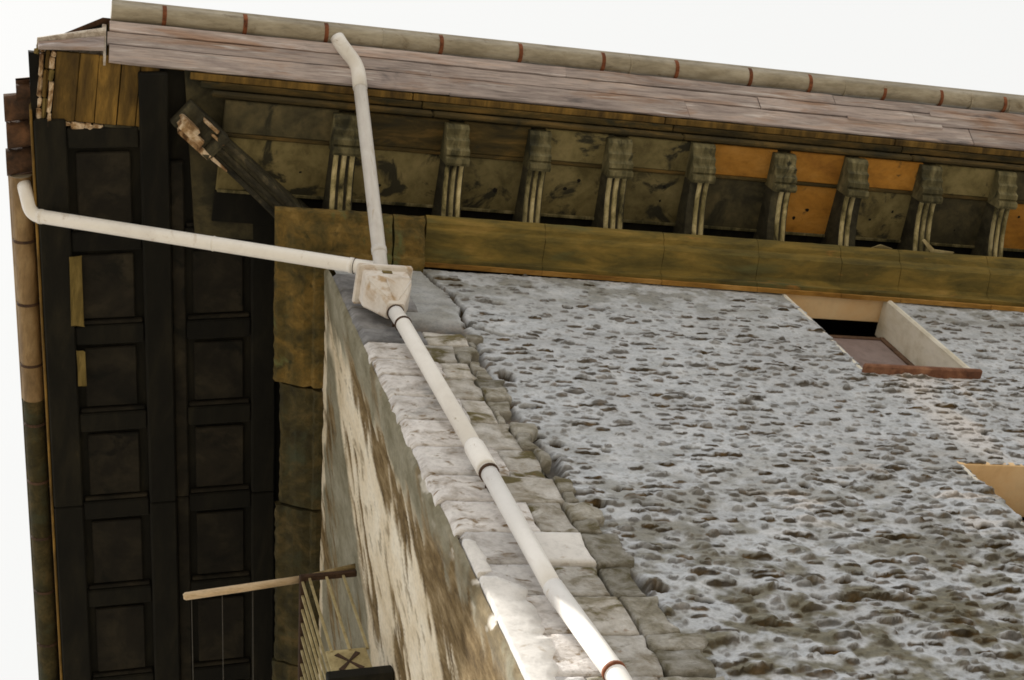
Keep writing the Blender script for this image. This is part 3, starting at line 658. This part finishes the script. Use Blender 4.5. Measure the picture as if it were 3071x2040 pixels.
def bracket(bm_, loc, rz, mat, label=None, shaft='bracket_old', ridge='bracket_ridge'):
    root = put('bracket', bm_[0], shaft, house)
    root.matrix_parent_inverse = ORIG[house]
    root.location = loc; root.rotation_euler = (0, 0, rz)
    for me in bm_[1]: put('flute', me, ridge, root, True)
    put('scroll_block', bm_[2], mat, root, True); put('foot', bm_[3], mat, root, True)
    if label: root['label'] = label
    return root
bm1 = bracket_meshes(1.03, .195)
for k, x in enumerate(BX):
    rb = random.Random(k + 40)
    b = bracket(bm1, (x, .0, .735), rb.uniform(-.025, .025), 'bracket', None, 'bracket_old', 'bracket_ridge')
    b.scale = (rb.uniform(.90, 1.10), rb.uniform(.97, 1.0), rb.uniform(.86, 1.08))
    fl = [c_ for c_ in b.children if c_.name.startswith('flute')]
    if rb.random() < .5: fl[rb.randrange(3)].scale = (1, .62, .96)
bm2 = bracket_meshes(1.30, .22)
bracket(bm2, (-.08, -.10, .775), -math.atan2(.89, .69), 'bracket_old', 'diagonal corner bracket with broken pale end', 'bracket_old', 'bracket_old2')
# splintered pale wood at the broken end of the diagonal bracket
dirv = Vector((-.89, -.69, 0)).normalized(); side = Vector((dirv.y, -dirv.x, 0))
for k, (o1, o2, a, l, w) in enumerate(((.09, .04, 1.10, .30, .045), (.05, .05, 1.17, .22, .045), (.01, .045, 1.22, .16, .04), (-.05, .035, 1.0, .12, .02), (.085, .03, .88, .20, .022), (-.09, .03, 1.1, .14, .02))):
    c0 = Vector((-.08, -.10, .60)) + dirv * a + side * o1
    vs, F = bevel_box((-w / 2, -l / 2, -.03 - o2), (w / 2, l / 2, .06), .006)
    ang = math.atan2(dirv.y, dirv.x) - math.pi / 2
    vs = [(c0.x + x * math.cos(ang) - y * math.sin(ang), c0.y + x * math.sin(ang) + y * math.cos(ang), c0.z + z) for x, y, z in vs]
    vs = [tuple(cc + random.uniform(-.006, .006) for cc in v) for v in vs]
    put('splinter', mesh('splinter', vs, F), 'chipped', house)

# -- side soffit: dark coffers
ssf = put('side_soffit', mesh('side_soffit', *box8([PC(.0, -.1, .845), PC(1.26, -.1 , .845), PC(1.26, 2.07, .845), PL(6.0, 2.07, .845)] ) if False else
      ([PC(1.20, .10, .85), PC(1.20, 2.07, .85), PL(6, 2.07, .85), PL(6, -.1, .85), PL(0, -.1, .85), PC(1.20, .10, .90), PC(1.20, 2.07, .90), PL(6, 2.07, .90), PL(6, -.1, .90), PL(0, -.1, .90)],
       [(0, 1, 2, 3, 4), (9, 8, 7, 6, 5), (0, 5, 6, 1), (1, 6, 7, 2), (2, 7, 8, 3), (3, 8, 9, 4), (4, 9, 5, 0)])), 'black_wood', house) if False else None
vs = [PC(1.20, .3, .85), PC(1.20, 2.07, .85), PL(6, 2.07, .85), PL(6, -.1, .85), PL(.0, -.1, .85)]
vs = vs + [(a, b, c + .05) for a, b, c in vs]
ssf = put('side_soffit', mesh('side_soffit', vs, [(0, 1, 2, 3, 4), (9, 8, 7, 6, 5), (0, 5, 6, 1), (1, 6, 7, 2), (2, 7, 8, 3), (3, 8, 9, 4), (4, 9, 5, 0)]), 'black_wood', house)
ssf['label'] = 'coffered soffit over the side wall with its deep shade in the colour'
S0 = -.55
cross = [-.80, .02, .80, 1.56, 2.36, 3.2, 4.08, 5.0, 5.9]
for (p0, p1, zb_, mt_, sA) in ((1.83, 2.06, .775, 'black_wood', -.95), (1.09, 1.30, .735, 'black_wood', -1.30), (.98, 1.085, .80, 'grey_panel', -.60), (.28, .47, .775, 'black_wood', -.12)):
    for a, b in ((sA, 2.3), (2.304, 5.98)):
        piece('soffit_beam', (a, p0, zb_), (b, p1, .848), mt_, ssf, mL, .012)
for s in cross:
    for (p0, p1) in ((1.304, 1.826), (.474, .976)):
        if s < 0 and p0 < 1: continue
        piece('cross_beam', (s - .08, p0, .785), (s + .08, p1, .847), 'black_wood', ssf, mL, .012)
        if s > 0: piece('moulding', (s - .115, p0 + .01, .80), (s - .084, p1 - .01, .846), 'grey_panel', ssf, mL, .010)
for i in range(len(cross) - 1):
    a, b = cross[i] + .12, cross[i + 1] - .13
    for (p0, p1) in ((1.37, 1.77), (.53, .92)):
        if i == 0 and p0 < 1: continue
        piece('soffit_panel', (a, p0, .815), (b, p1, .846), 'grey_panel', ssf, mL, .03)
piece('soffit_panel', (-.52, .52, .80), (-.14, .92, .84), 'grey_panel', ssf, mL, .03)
piece('plank', (.13, 1.76, .758), (.70, 1.85, .774), 'tan_wood', ssf, mL, .006, .010)
piece('plank', (.92, 1.77, .755), (1.22, 1.83, .774), 'tan_wood', ssf, mL, .006, .008)

# -- corner of the eaves: bare brown boards, chipped beam, barge board
cb = [(-2.02, -1.86), (-1.855, -1.72), (-1.715, -1.56), (-1.555, -1.42), (-1.415, -1.28)]
for k, (a, b) in enumerate(cb):
    piece('corner_board', (a, .72, .80 + .006 * (k % 2)), (b, 1.235, .84), 'brown_board', ssf, mM, .005, .003)
rc = random.Random(21)
a = -2.0
while a < -1.66:
    l_ = rc.uniform(.03, .12); t_ = .02 + .03 * rc.random()
    piece('chipped_edge', (a, .715 - t_ - .09 * (a + 2.0), .765 + rc.uniform(0, .03)), (a + l_ - .006, .716, .84), 'chipped', ssf, mM, .010, .008); a += l_
piece('chipped_edge', (-1.645, .70, .79), (-1.35, .722, .84), 'bracket_old', ssf, mM, .008, .003)
for (xa, zlo, nm) in ((-2.025, .775, 'chipped'), (-2.062, .79, 'brown_board'), (-2.10, .80, 'chipped'), (-2.135, .83, 'tan_wood')):
    y0 = .66
    while y0 < 1.22:
        l_ = rc.uniform(.07, .26)
        piece('chipped_edge', (xa - .030 - rc.uniform(0, .01), y0, zlo + rc.uniform(0, .03)), (xa + rc.uniform(-.008, 0), min(y0 + l_ - .004, 1.235), .86), nm if rc.random() < .75 else 'tan_wood', ssf, mM, .010, .006); y0 += l_
vs = [(-2.15, -1.262, .80), (-1.69, -1.30, .80), (-1.69, -1.275, .80), (-2.15, -1.238, .80), (-2.15, -1.275, .885), (-1.69, -1.36, .90), (-1.69, -1.335, .90), (-2.15, -1.25, .885)]
put('barge_board', mesh('barge_board', *box8(vs)), 'fascia', ssf)
vs = [(-2.16, -1.30, .888), (-1.68, -1.40, .905), (-1.68, -1.20, .915), (-2.16, -1.20, .90), (-2.16, -1.30, .905), (-1.68, -1.42, .925), (-1.68, -1.20, .93), (-2.16, -1.20, .915)]
put('barge_board', mesh('barge_board', *box8(vs)), 'endgrain', ssf)

# -- front fascia: three rows of weathered boards leaning outwards
fas = put('front_fascia', mesh('front_fascia', *box8([PM(-1.66, 1.185, .80), PM(7.6, 1.185, .80), PM(7.6, 1.205, .80), PM(-1.66, 1.205, .80),
                         PM(-1.66, 1.41, 1.01), PM(7.6, 1.41, 1.01), PM(7.6, 1.43, 1.01), PM(-1.66, 1.43, 1.01)])), 'brown_board', house)
fas['label'] = 'weathered mauve grey fascia boards under the gutter'
def fboard(x0, x1, t0, t1, off, k, slant=0.0):
    """board in the leaning plane from (1.19,.78) to (1.45,1.0); t along, off = outward"""
    rnd = random.Random(k); d = Vector((.26, .22)); nrm = Vector((.22, -.26)).normalized()
    n_ = max(2, int((x1 - x0) / .12)); vs = []
    for i in range(n_ + 1):
        x = x0 + (x1 - x0) * i / n_
        for (t, o) in ((t0, off), (t0 + .012, off + .012), (t1 - .012, off + .012), (t1, off), (t1, off - .016), (t0, off - .016)):
            pq = Vector((1.188, .778)) + d * t + nrm * (o + .012 + rnd.uniform(-.0015, .0015))
            tt = t + rnd.uniform(-.008, .008)
            pq = Vector((1.188, .778)) + d * tt + nrm * (o + .012 + rnd.uniform(-.0012, .0012))
            xx = x + (slant * (t - t0) if i in (0, n_) else 0)
            vs.append(PM(xx, pq.x, pq.y))
    F = []
    for i in range(n_):
        for j in range(6):
            k2 = (j + 1) % 6; F.append((i * 6 + j, i * 6 + k2, (i + 1) * 6 + k2, (i + 1) * 6 + j))
    F.append((5, 4, 3, 2, 1, 0)); F.append(tuple(n_ * 6 + j for j in range(6)))
    return put('fascia_board', mesh('fascia_board', vs, F), 'fascia', fas)
rows = [(0.0, .42, [-1.655, .93, 2.95, 5.6, 7.6], .006), (.425, .74, [-1.67, .78, 3.6, 5.05, 7.6], .0), (.745, 1.0, [-1.655, 1.9, 4.3, 7.6], -.004)]
for r_, (t0, t1, xj, off) in enumerate(rows):
    for i in range(len(xj) - 1):
        fboard(xj[i] + .003, xj[i + 1] - .003, t0 + random.uniform(0, .012), t1 - random.uniform(0, .014), off + random.uniform(-.003, .006), r_ * 20 + i, -.10 if i else 0)
fboard(4.4, 5.3, .34, .46, .016, 91, -.1); fboard(5.2, 6.9, .66, .78, .012, 92, -.1)
vs, F = box8([PM(-1.690, 1.175, .765), PM(-1.674, 1.175, .765), PM(-1.674, 1.205, .762), PM(-1.690, 1.205, .762), PM(-1.705, 1.39, .985), PM(-1.676, 1.39, .985), PM(-1.676, 1.43, .97), PM(-1.705, 1.43, .97)])
put('board_end', mesh('board_end', vs, F), 'endgrain', fas)
# side fascia behind the side gutter
sf = piece('side_fascia', (-1.02, 2.065, .79), (5.98, 2.085, .99), 'brown_board', house, mL)

# -- roof with clay tiles along the side edge
rz = 1.0; A0 = PC(1.40, 2.06, 1.005); A0 = (-2.12, -1.22, 1.01)
ridge = [(2.6, 3.2, 3.0), (7.6, 3.2, 3.0)]
vs = [(-1.70, -1.46, 1.045), (7.6, -1.46, 1.045), (7.6, 3.2, 3.0), (2.6, 3.2, 3.0), (-2.16, -1.22, 1.0), PL(6, 2.10, 1.0), (2.6, 6.0, 3.0), (7.6, 6.0, 3.0)]
F = [(0, 1, 2, 3), (0, 3, 6, 5, 4), (3, 2, 7, 6)]
roof = put('roof', mesh('roof', vs, F), 'tile', house)
vs = [(-1.70, -1.42, 1.012), (7.6, -1.42, 1.012), (7.6, -.2, 1.012), PC(-.2, 0, 1.012), PL(6, -.2, 1.008), PL(6, 2.085, .995), (-2.15, -1.21, .995)]
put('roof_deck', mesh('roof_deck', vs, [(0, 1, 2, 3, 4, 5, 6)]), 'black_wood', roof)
def half_tile(s, p0, p1, z0, z1, r, up):
    vs = []; F = []; n_ = 8
    for (p, z, rr) in ((p0, z0, r), (p1, z1, r * .92)):
        for ring_ in (rr, rr - .014):
            for k in range(n_ + 1):
                a = math.pi * k / n_
                vs.append(PL(s + math.cos(a) * ring_, p, z + (math.sin(a) * ring_ if up else -math.sin(a) * ring_)))
    m_ = n_ + 1
    for k in range(n_):
        F.append((k, k + 1, 2 * m_ + k + 1, 2 * m_ + k)); F.append((m_ + k, 3 * m_ + k, 3 * m_ + k + 1, m_ + k + 1))
        F.append((k, m_ + k, m_ + k + 1, k + 1)); F.append((2 * m_ + k, 2 * m_ + k + 1, 3 * m_ + k + 1, 3 * m_ + k))
    return mesh('roof_tile', vs, F, True)
s = -.98; k = 0
rt = random.Random(4)
while s < 5.9:
    j = rt.uniform(-.02, .03)
    e_ = 2.27 if s < -.55 else 2.15; dz_ = 0 if s < -.55 else .09
    put('roof_tile', half_tile(s, e_ + j, 1.75, 1.005 + dz_, 1.16 + dz_, .105, False), 'tile', roof)
    put('roof_tile', half_tile(s + .105, e_ - .05 + j, 1.75, 1.04 + dz_, 1.19 + dz_, .095, True), 'tile', roof)
    s += .21; k += 1
for k in range(3):
    put('roof_tile', half_tile(-1.12 + .05 * k, 2.17, 1.75, 1.00 + .03 * k, 1.15 + .03 * k, .08, k != 1), 'tile', roof)

# ------------------------------------------------------------------ gutters
def trough(path, r, seg=14):
    """half round open gutter along straight path, wall 4 mm, rolled bead on the outer lip"""
    a, b = Vector(path[0]), Vector(path[1]); t = (b - a).normalized(); out = Vector((t.y, -t.x, 0))
    if path[2]: out = -out
    up = Vector((0, 0, 1)); vs = []; F = []
    N = max(2, int((b - a).length / .25)); rnd = random.Random(3)
    prof = [(math.cos(math.pi * k / seg) * r, -math.sin(math.pi * k / seg) * r) for k in range(seg + 1)]
    prof = [(r + .012, .012), (r + .010, .020), (r - .002, .016)] [::-1] + prof[0:] + [(-r, .02)]
    inn = [(x * (1 - .005 / r), z * (1 - .005 / r) + .001) for x, z in prof][::-1]
    full = prof + inn; m_ = len(full)
    for i in range(N + 1):
        c = a + (b - a) * (i / N) + up * rnd.uniform(-.003, .003)
        for x, z in full: vs.append(c + out * x + up * z)
    for i in range(N):
        for k in range(m_):
            k2 = (k + 1) % m_; F.append((i * m_ + k, i * m_ + k2, (i + 1) * m_ + k2, (i + 1) * m_ + k))
    return vs, F
def strap(c, t, out, r, w):
    c = Vector(c); t = Vector(t); out = Vector(out); up = Vector((0, 0, 1)); vs = []; F = []; n_ = 12
    for dt in (-w / 2, w / 2):
        for rr in (r + .006, r + .0005):
            for k in range(n_ + 1):
                a = -.15 + (math.pi + .3) * k / n_
                vs.append(c + t * dt + out * math.cos(a) * rr - up * math.sin(a) * rr)
    m_ = n_ + 1
    for k in range(n_):
        F.append((k, k + 1, 2 * m_ + k + 1, 2 * m_ + k)); F.append((m_ + k, 3 * m_ + k, 3 * m_ + k + 1, m_ + k + 1))
        F.append((k, m_ + k, m_ + k + 1, k + 1)); F.append((2 * m_ + k, 2 * m_ + k + 1, 3 * m_ + k + 1, 3 * m_ + k))
    return mesh('strap', vs, F)
GR = .078
gx0, gx1 = -1.64, 7.6
ga, gb = (gx0, -1.505, 1.075), (gx1, -1.515, 1.075)
gut = thing('rain_gutter', (2.5, -1.51, 1.0), 'long weathered half round gutter with rusty straps along the front eaves', 'gutter')
vs, F = trough((ga, gb, False), GR); put('trough', mesh('trough', vs, F, True), 'gutter', gut)
capv = [(gx0 - .004, -1.505 + math.cos(math.pi * k / 12) * GR, 1.075 - math.sin(math.pi * k / 12) * GR) for k in range(13)]
capv += [(x + .006, y, z) for x, y, z in capv]
put('end_cap', mesh('end_cap', capv, [tuple(range(13)), tuple(range(13, 26))[::-1]] + [(k, k + 13, k + 14, k + 1) for k in range(12)]), 'gutter', gut)
for x in (-1.26, -.66, -.04, .87, 1.52, 2.22, 2.86, 3.52, 4.07, 4.77, 5.32, 5.95, 6.55, 7.1):
    put('strap', strap((x, -1.506, 1.075), (1, 0, 0), (0, -1, 0), GR, .030), 'rust', gut)
for x in (.41, 2.46, 4.4, 5.62, 6.0):
    put('joint_collar', strap((x, -1.506, 1.075), (1, 0, 0), (0, -1, 0), GR + .001, .012), 'gutter', gut)

LR = .082
la = PL(s_at(-.22, 2.17), 2.17, .975); lb = PL(5.98, 2.17, .975)
gl = thing('rain_gutter', PL(2.5, 2.17, .9), 'ochre stained gutter running along the side eaves at the left edge', 'gutter')
lm = PL(1.42, 2.17, .975)
vs, F = trough((la, lm, True), LR); put('trough', mesh('trough', vs, F, True), 'gutter_ochre', gl)
vs, F = trough((PL(1.40, 2.17, .974), lb, True), LR * .985); o_ = put('trough', mesh('trough', vs, F, True), 'cornice_dark', gl); o_['label'] = 'dark far length of the gutter'  # far length in a darker colour
vs = []
for d in (-.004, .003):
    for k in range(13):
        c_ = Vector(la) + V * d + NL * (math.cos(math.pi * k / 12) * LR); vs.append((c_.x, c_.y, .975 - math.sin(math.pi * k / 12) * LR))
put('end_cap', mesh('end_cap', vs, [tuple(range(13)), tuple(range(13, 26))[::-1]] + [(k, k + 13, k + 14, k + 1) for k in range(12)]), 'gutter', gl)
s = s_at(.29, 2.15)
while s < 5.8:
    put('strap', strap(PL(s, 2.17, .975), V, NL, LR, .022), 'dark_iron', gl); s += .52

# ------------------------------------------------------------------ pipes and hopper
PR = .053
hp = thing('drain_pipe', PL(-.2, 2.1, .8), 'long white drain pipe crossing under the side eaves to the hopper', 'pipe')
pts = [(-2.185, -.165, .93), (-2.165, -.12, .83), (-2.12, .03, .80), (.13, -.235, -.545), (.27, -.250, -.60), (.285, -.245, -.74)]
B = bend(pts, .10, 8)
tube('pipe_run', B, PR, 'pvc', hp)
d_ = (Vector(pts[3]) - Vector(pts[2])).normalized()
for t in (.03, .56, .965):
    ring('joint_collar', Vector(pts[2]).lerp(Vector(pts[3]), t), d_, PR + .004, .035 if t != .56 else .012, 'pvc', hp)
ring('joint_line', Vector(pts[2]).lerp(Vector(pts[3]), .975), d_, PR + .0055, .006, 'dark_iron', hp)

sn = thing('swan_neck_pipe', (.12, -.9, .2), 'dusty white pipe dropping from the front gutter to the hopper', 'pipe')
pts = [(.045, -1.50, 1.00), (.075, -1.46, .94), (.205, -1.33, .88), (.225, -.30, -.66), (.225, -.24, -.76)]
B = bend(pts, .12, 8)
rr = [PR * 1.05] * len(B)
tube('pipe_run', B, PR * .96, 'pvc_grey', sn)
tube('elbow', bend([(.045, -1.50, 1.005), (.075, -1.46, .94), (.205, -1.33, .88), Vector((.205, -1.33, .88)).lerp(Vector((.225, -.30, -.66)), .12)], .10, 8), PR * 1.06, 'pvc', sn)
ring('joint_collar', Vector(pts[2]).lerp(Vector(pts[3]), .93), Vector(pts[3]) - Vector(pts[2]), PR + .003, .05, 'pvc_grey', sn)

ho = thing('rainwater_hopper', (.235, -.02, -1.1), 'stained white box hopper where the pipes meet below the cornice', 'hopper')
def loft(rings, name, mat, parent):
    vs = []; F = []
    for (cx, cp_, w, d, z) in rings:
        e = min(.012, w * .12)
        for sx, sy in ((-1, -1), (1, -1), (1, 1), (-1, 1)):
            X_, Y_ = cx + sx * w / 2, cp_ + sy * d / 2
            a = (X_ - sx * e, Y_); b = (X_, Y_ - sy * e)
            for (u, v) in ((a, b) if sx * sy < 0 else (b, a)) if False else ((b, a) if sx * sy > 0 else (a, b)):
                vs.append(PM(u, v, z))
    n_ = 8
    for i in range(len(rings) - 1):
        for j in range(n_):
            k = (j + 1) % n_; F.append((i * n_ + j, i * n_ + k, (i + 1) * n_ + k, (i + 1) * n_ + j))
    F.append(tuple(range(n_))[::-1]); F.append(tuple((len(rings) - 1) * n_ + j for j in range(n_)))
    return put(name, mesh(name, vs, F), mat, parent)
hx, hpj = .235, .19
body = loft([(hx, hpj, .325, .235, -.772), (hx, hpj, .325, .235, -.90), (hx + .01, hpj - .01, .30, .21, -.935), (hx + .03, .13, .125, .115, -1.085)], 'hopper_box', 'hopper', ho)
loft([(hx, hpj, .395, .295, -.73), (hx, hpj, .40, .30, -.738), (hx, hpj, .40, .30, -.764), (hx, hpj, .38, .28, -.7715)], 'rim', 'hopper', ho)
loft([(hx, hpj, .33, .24, -.735), (hx, hpj, .33, .24, -.739)], 'inner_floor', 'black', ho)
for (a, b) in (((hx - .155, .300, -.92), (hx + .005, .19, -1.07)), ((hx + .155, .300, -.92), (hx + .04, .19, -1.07)), ((hx - .02, .303, -.92), (hx + .025, .19, -1.07))):
    tube('pressed_rib', [PM(*a), PM(*b)], .006, 'hopper', ho, 8)
piece('fixing_plate', (hx - .03, .308, -.83), (hx + .04, .315, -.79), 'tan_wood', ho, mM, .002)

dp = thing('downpipe', (.5, -.12, GROUND), 'white round downpipe running down the quoins from the hopper', 'pipe')
pts = [(.268, -.125, -1.06), (.283, -.122, -1.30), (.335, -.122, -3.38)]
tube('pipe_run', [(.266, -.125, -1.05), (.283, -.122, -1.30), (.3355, -.122, -3.40)], PR, 'pvc', dp)
tube('pipe_run', [(.334, -.122, -3.30), (.352, -.122, -4.45), (.356, -.122, -4.72)], PR * .97, 'pvc', dp)
tube('pipe_run', [(.355, -.122, -4.66), (.44, -.122, -5.45), (.50, -.122, -7.0), (.50, -.12, GROUND + .05)], PR * 1.05, 'pvc', dp)
tube('socket', [(.327, -.122, -3.08), (.3285, -.122, -3.11), (.334, -.122, -3.36), (.3345, -.122, -3.38)], [PR + .002, PR + .010, PR + .010, PR + .003], 'pvc', dp)
for z, m_, w in ((-1.085, 'dark_iron', .022), (-1.285, 'dark_iron', .018), (-3.42, 'dark_iron', .022), (-5.42, 'rust', .03), (-8.5, 'dark_iron', .03), (-11, 'dark_iron', .03)):
    x = np.interp(-z, [1.05, 1.3, 3.4, 4.72, 5.45, 7, 14], [.266, .283, .3355, .356, .44, .5, .5])
    ring('pipe_clamp', (float(x), -.1225, z), (.02, 0, -1), PR + .008, w, m_, dp)
    piece('clamp_pin', (float(x) - .008, -.02, z - .008), (float(x) + .008, .075, z + .008), m_, dp, mM, .002)

# ------------------------------------------------------------------ balcony and washing lines on the side wall
bal = thing('balcony', (0.0, 2.6, -2.72), 'narrow balcony with thin ochre bars low on the side wall', 'balcony')
RZ = -1.47
B0 = 1.74; PO = .43
piece('floor_slab', (B0 - .06, .02, -2.80), (B0 + 2.6, PO + .02, -2.70), 'black_wood', bal, mL, .01)
piece('handrail', (B0 - .03, .02, RZ - .035), (B0 + .02, PO, RZ), 'dark_iron', bal, mL, .008)
piece('handrail', (B0 + .021, PO - .045, RZ - .035), (B0 + 2.55, PO, RZ), 'dark_iron', bal, mL, .008)
for pj in (.12, .24, .36):
    piece('baluster', (B0 - .012, pj - .009, -2.42), (B0 + .006, pj + .009, RZ - .034), 'rail_paint', bal, mL, .002)
sj = B0 + .02
while sj < B0 + 2.5:
    piece('baluster', (sj - .009, PO - .03, -2.70), (sj + .009, PO - .012, RZ - .036), 'rail_paint', bal, mL, .002); sj += .115
# bottom panel with a dark X of iron at the near end
pn = piece('end_panel', (B0 - .004, .13, -2.69), (B0 + .012, .40, -2.40), 'rail_paint', bal, mL, .006)
for sg in (-1, 1):
    c_ = Vector((.265, -2.545)); e1 = Vector((.075 * sg, .095)).normalized(); vs = []
    nrm = Vector((-e1.y, e1.x))
    L = .115
    pr = []
    for t in frange(-1, 1, .1):
        curve = .03 * sg * (t * t); pr.append((c_ + e1 * (t * L) * 1.0, .006 + .012 * abs(t)))
    n_ = len(pr)
    for face in (B0 - .010 + .001 * sg, B0 - .0045):
        for (q_, w) in pr:
            for s2 in (-1, 1):
                u_ = q_ + nrm * w * s2; vs.append(PL(face, u_.x, u_.y))
    F = []
    for i in range(n_ - 1):
        a = 2 * i; F.append((a, a + 1, a + 3, a + 2)); b_ = 2 * n_ + a; F.append((b_, b_ + 2, b_ + 3, b_ + 1))
        F.append((a, a + 2, b_ + 2, b_)); F.append((a + 1, b_ + 1, b_ + 3, a + 3))
    put('cross_strap', mesh('cross_strap', vs, F), 'dark_iron', bal)
rack = thing('clothes_drying_rack', (-.4, 1.9, -1.44), 'pale wooden pole with washing lines sticking out from the side wall', 'drying rack')
tube('pole', [(-.22, 1.815, -1.435), (-.60, 1.885, -1.435), (-1.005, 1.957, -1.435), (-1.02, 1.960, -1.435)], [.026, .028, .028, .018], 'arm', rack, 14)
tube('pole_root', [(.205, 1.70, -1.43), (-.20, 1.81, -1.434)], [.024, .023], 'arm_dirty', rack, 14)
for x, y in ((-.965, 1.955), (-.755, 1.92), (-.545, 1.88)):
    e = Vector((x, y, -1.448)) + V * 3.6
    tube('washing_line', [(x, y, -1.448), ((x + e.x) / 2, (y + e.y) / 2, -1.50), tuple(e)], .0035, 'cord', rack, 6)
e0 = Vector((-1.02, 1.96, -1.43)) + V * 3.6; e1 = Vector((.2, 1.72, -1.43)) + V * 3.6
tube('pole', [tuple(e0), tuple(e1)], .026, 'arm', rack, 12)

# ------------------------------------------------------------------ scraps caught above the cornice
def scrap(pts, h, label):
    vs = [(x, y, z) for x, y, z in pts] + [(x, y, z + h) for x, y, z in pts]; k = len(pts)
    F = [tuple(range(k))[::-1], tuple(range(k, 2 * k))] + [(i, (i + 1) % k, k + (i + 1) % k, k + i) for i in range(k)]
    o = put('wood_scrap', mesh('wood_scrap', vs, F), 'rail_paint'); tag(o, label, 'wood scrap', 'wood scraps above the cornice'); return o
scrap([PM(4.60, .335, .345), PM(4.72, .385, .350), PM(4.86, .345, .385), PM(4.74, .30, .380)], .012, 'small diamond shaped wood chip lying on the cornice edge')
scrap([PM(5.13, .43, .400), PM(5.22, .335, .345), PM(5.38, .325, .345), PM(5.43, .365, .350), PM(5.24, .375, .352), PM(5.15, .445, .400)], .014, 'bent pale sliver of wood on the cornice near the right edge')
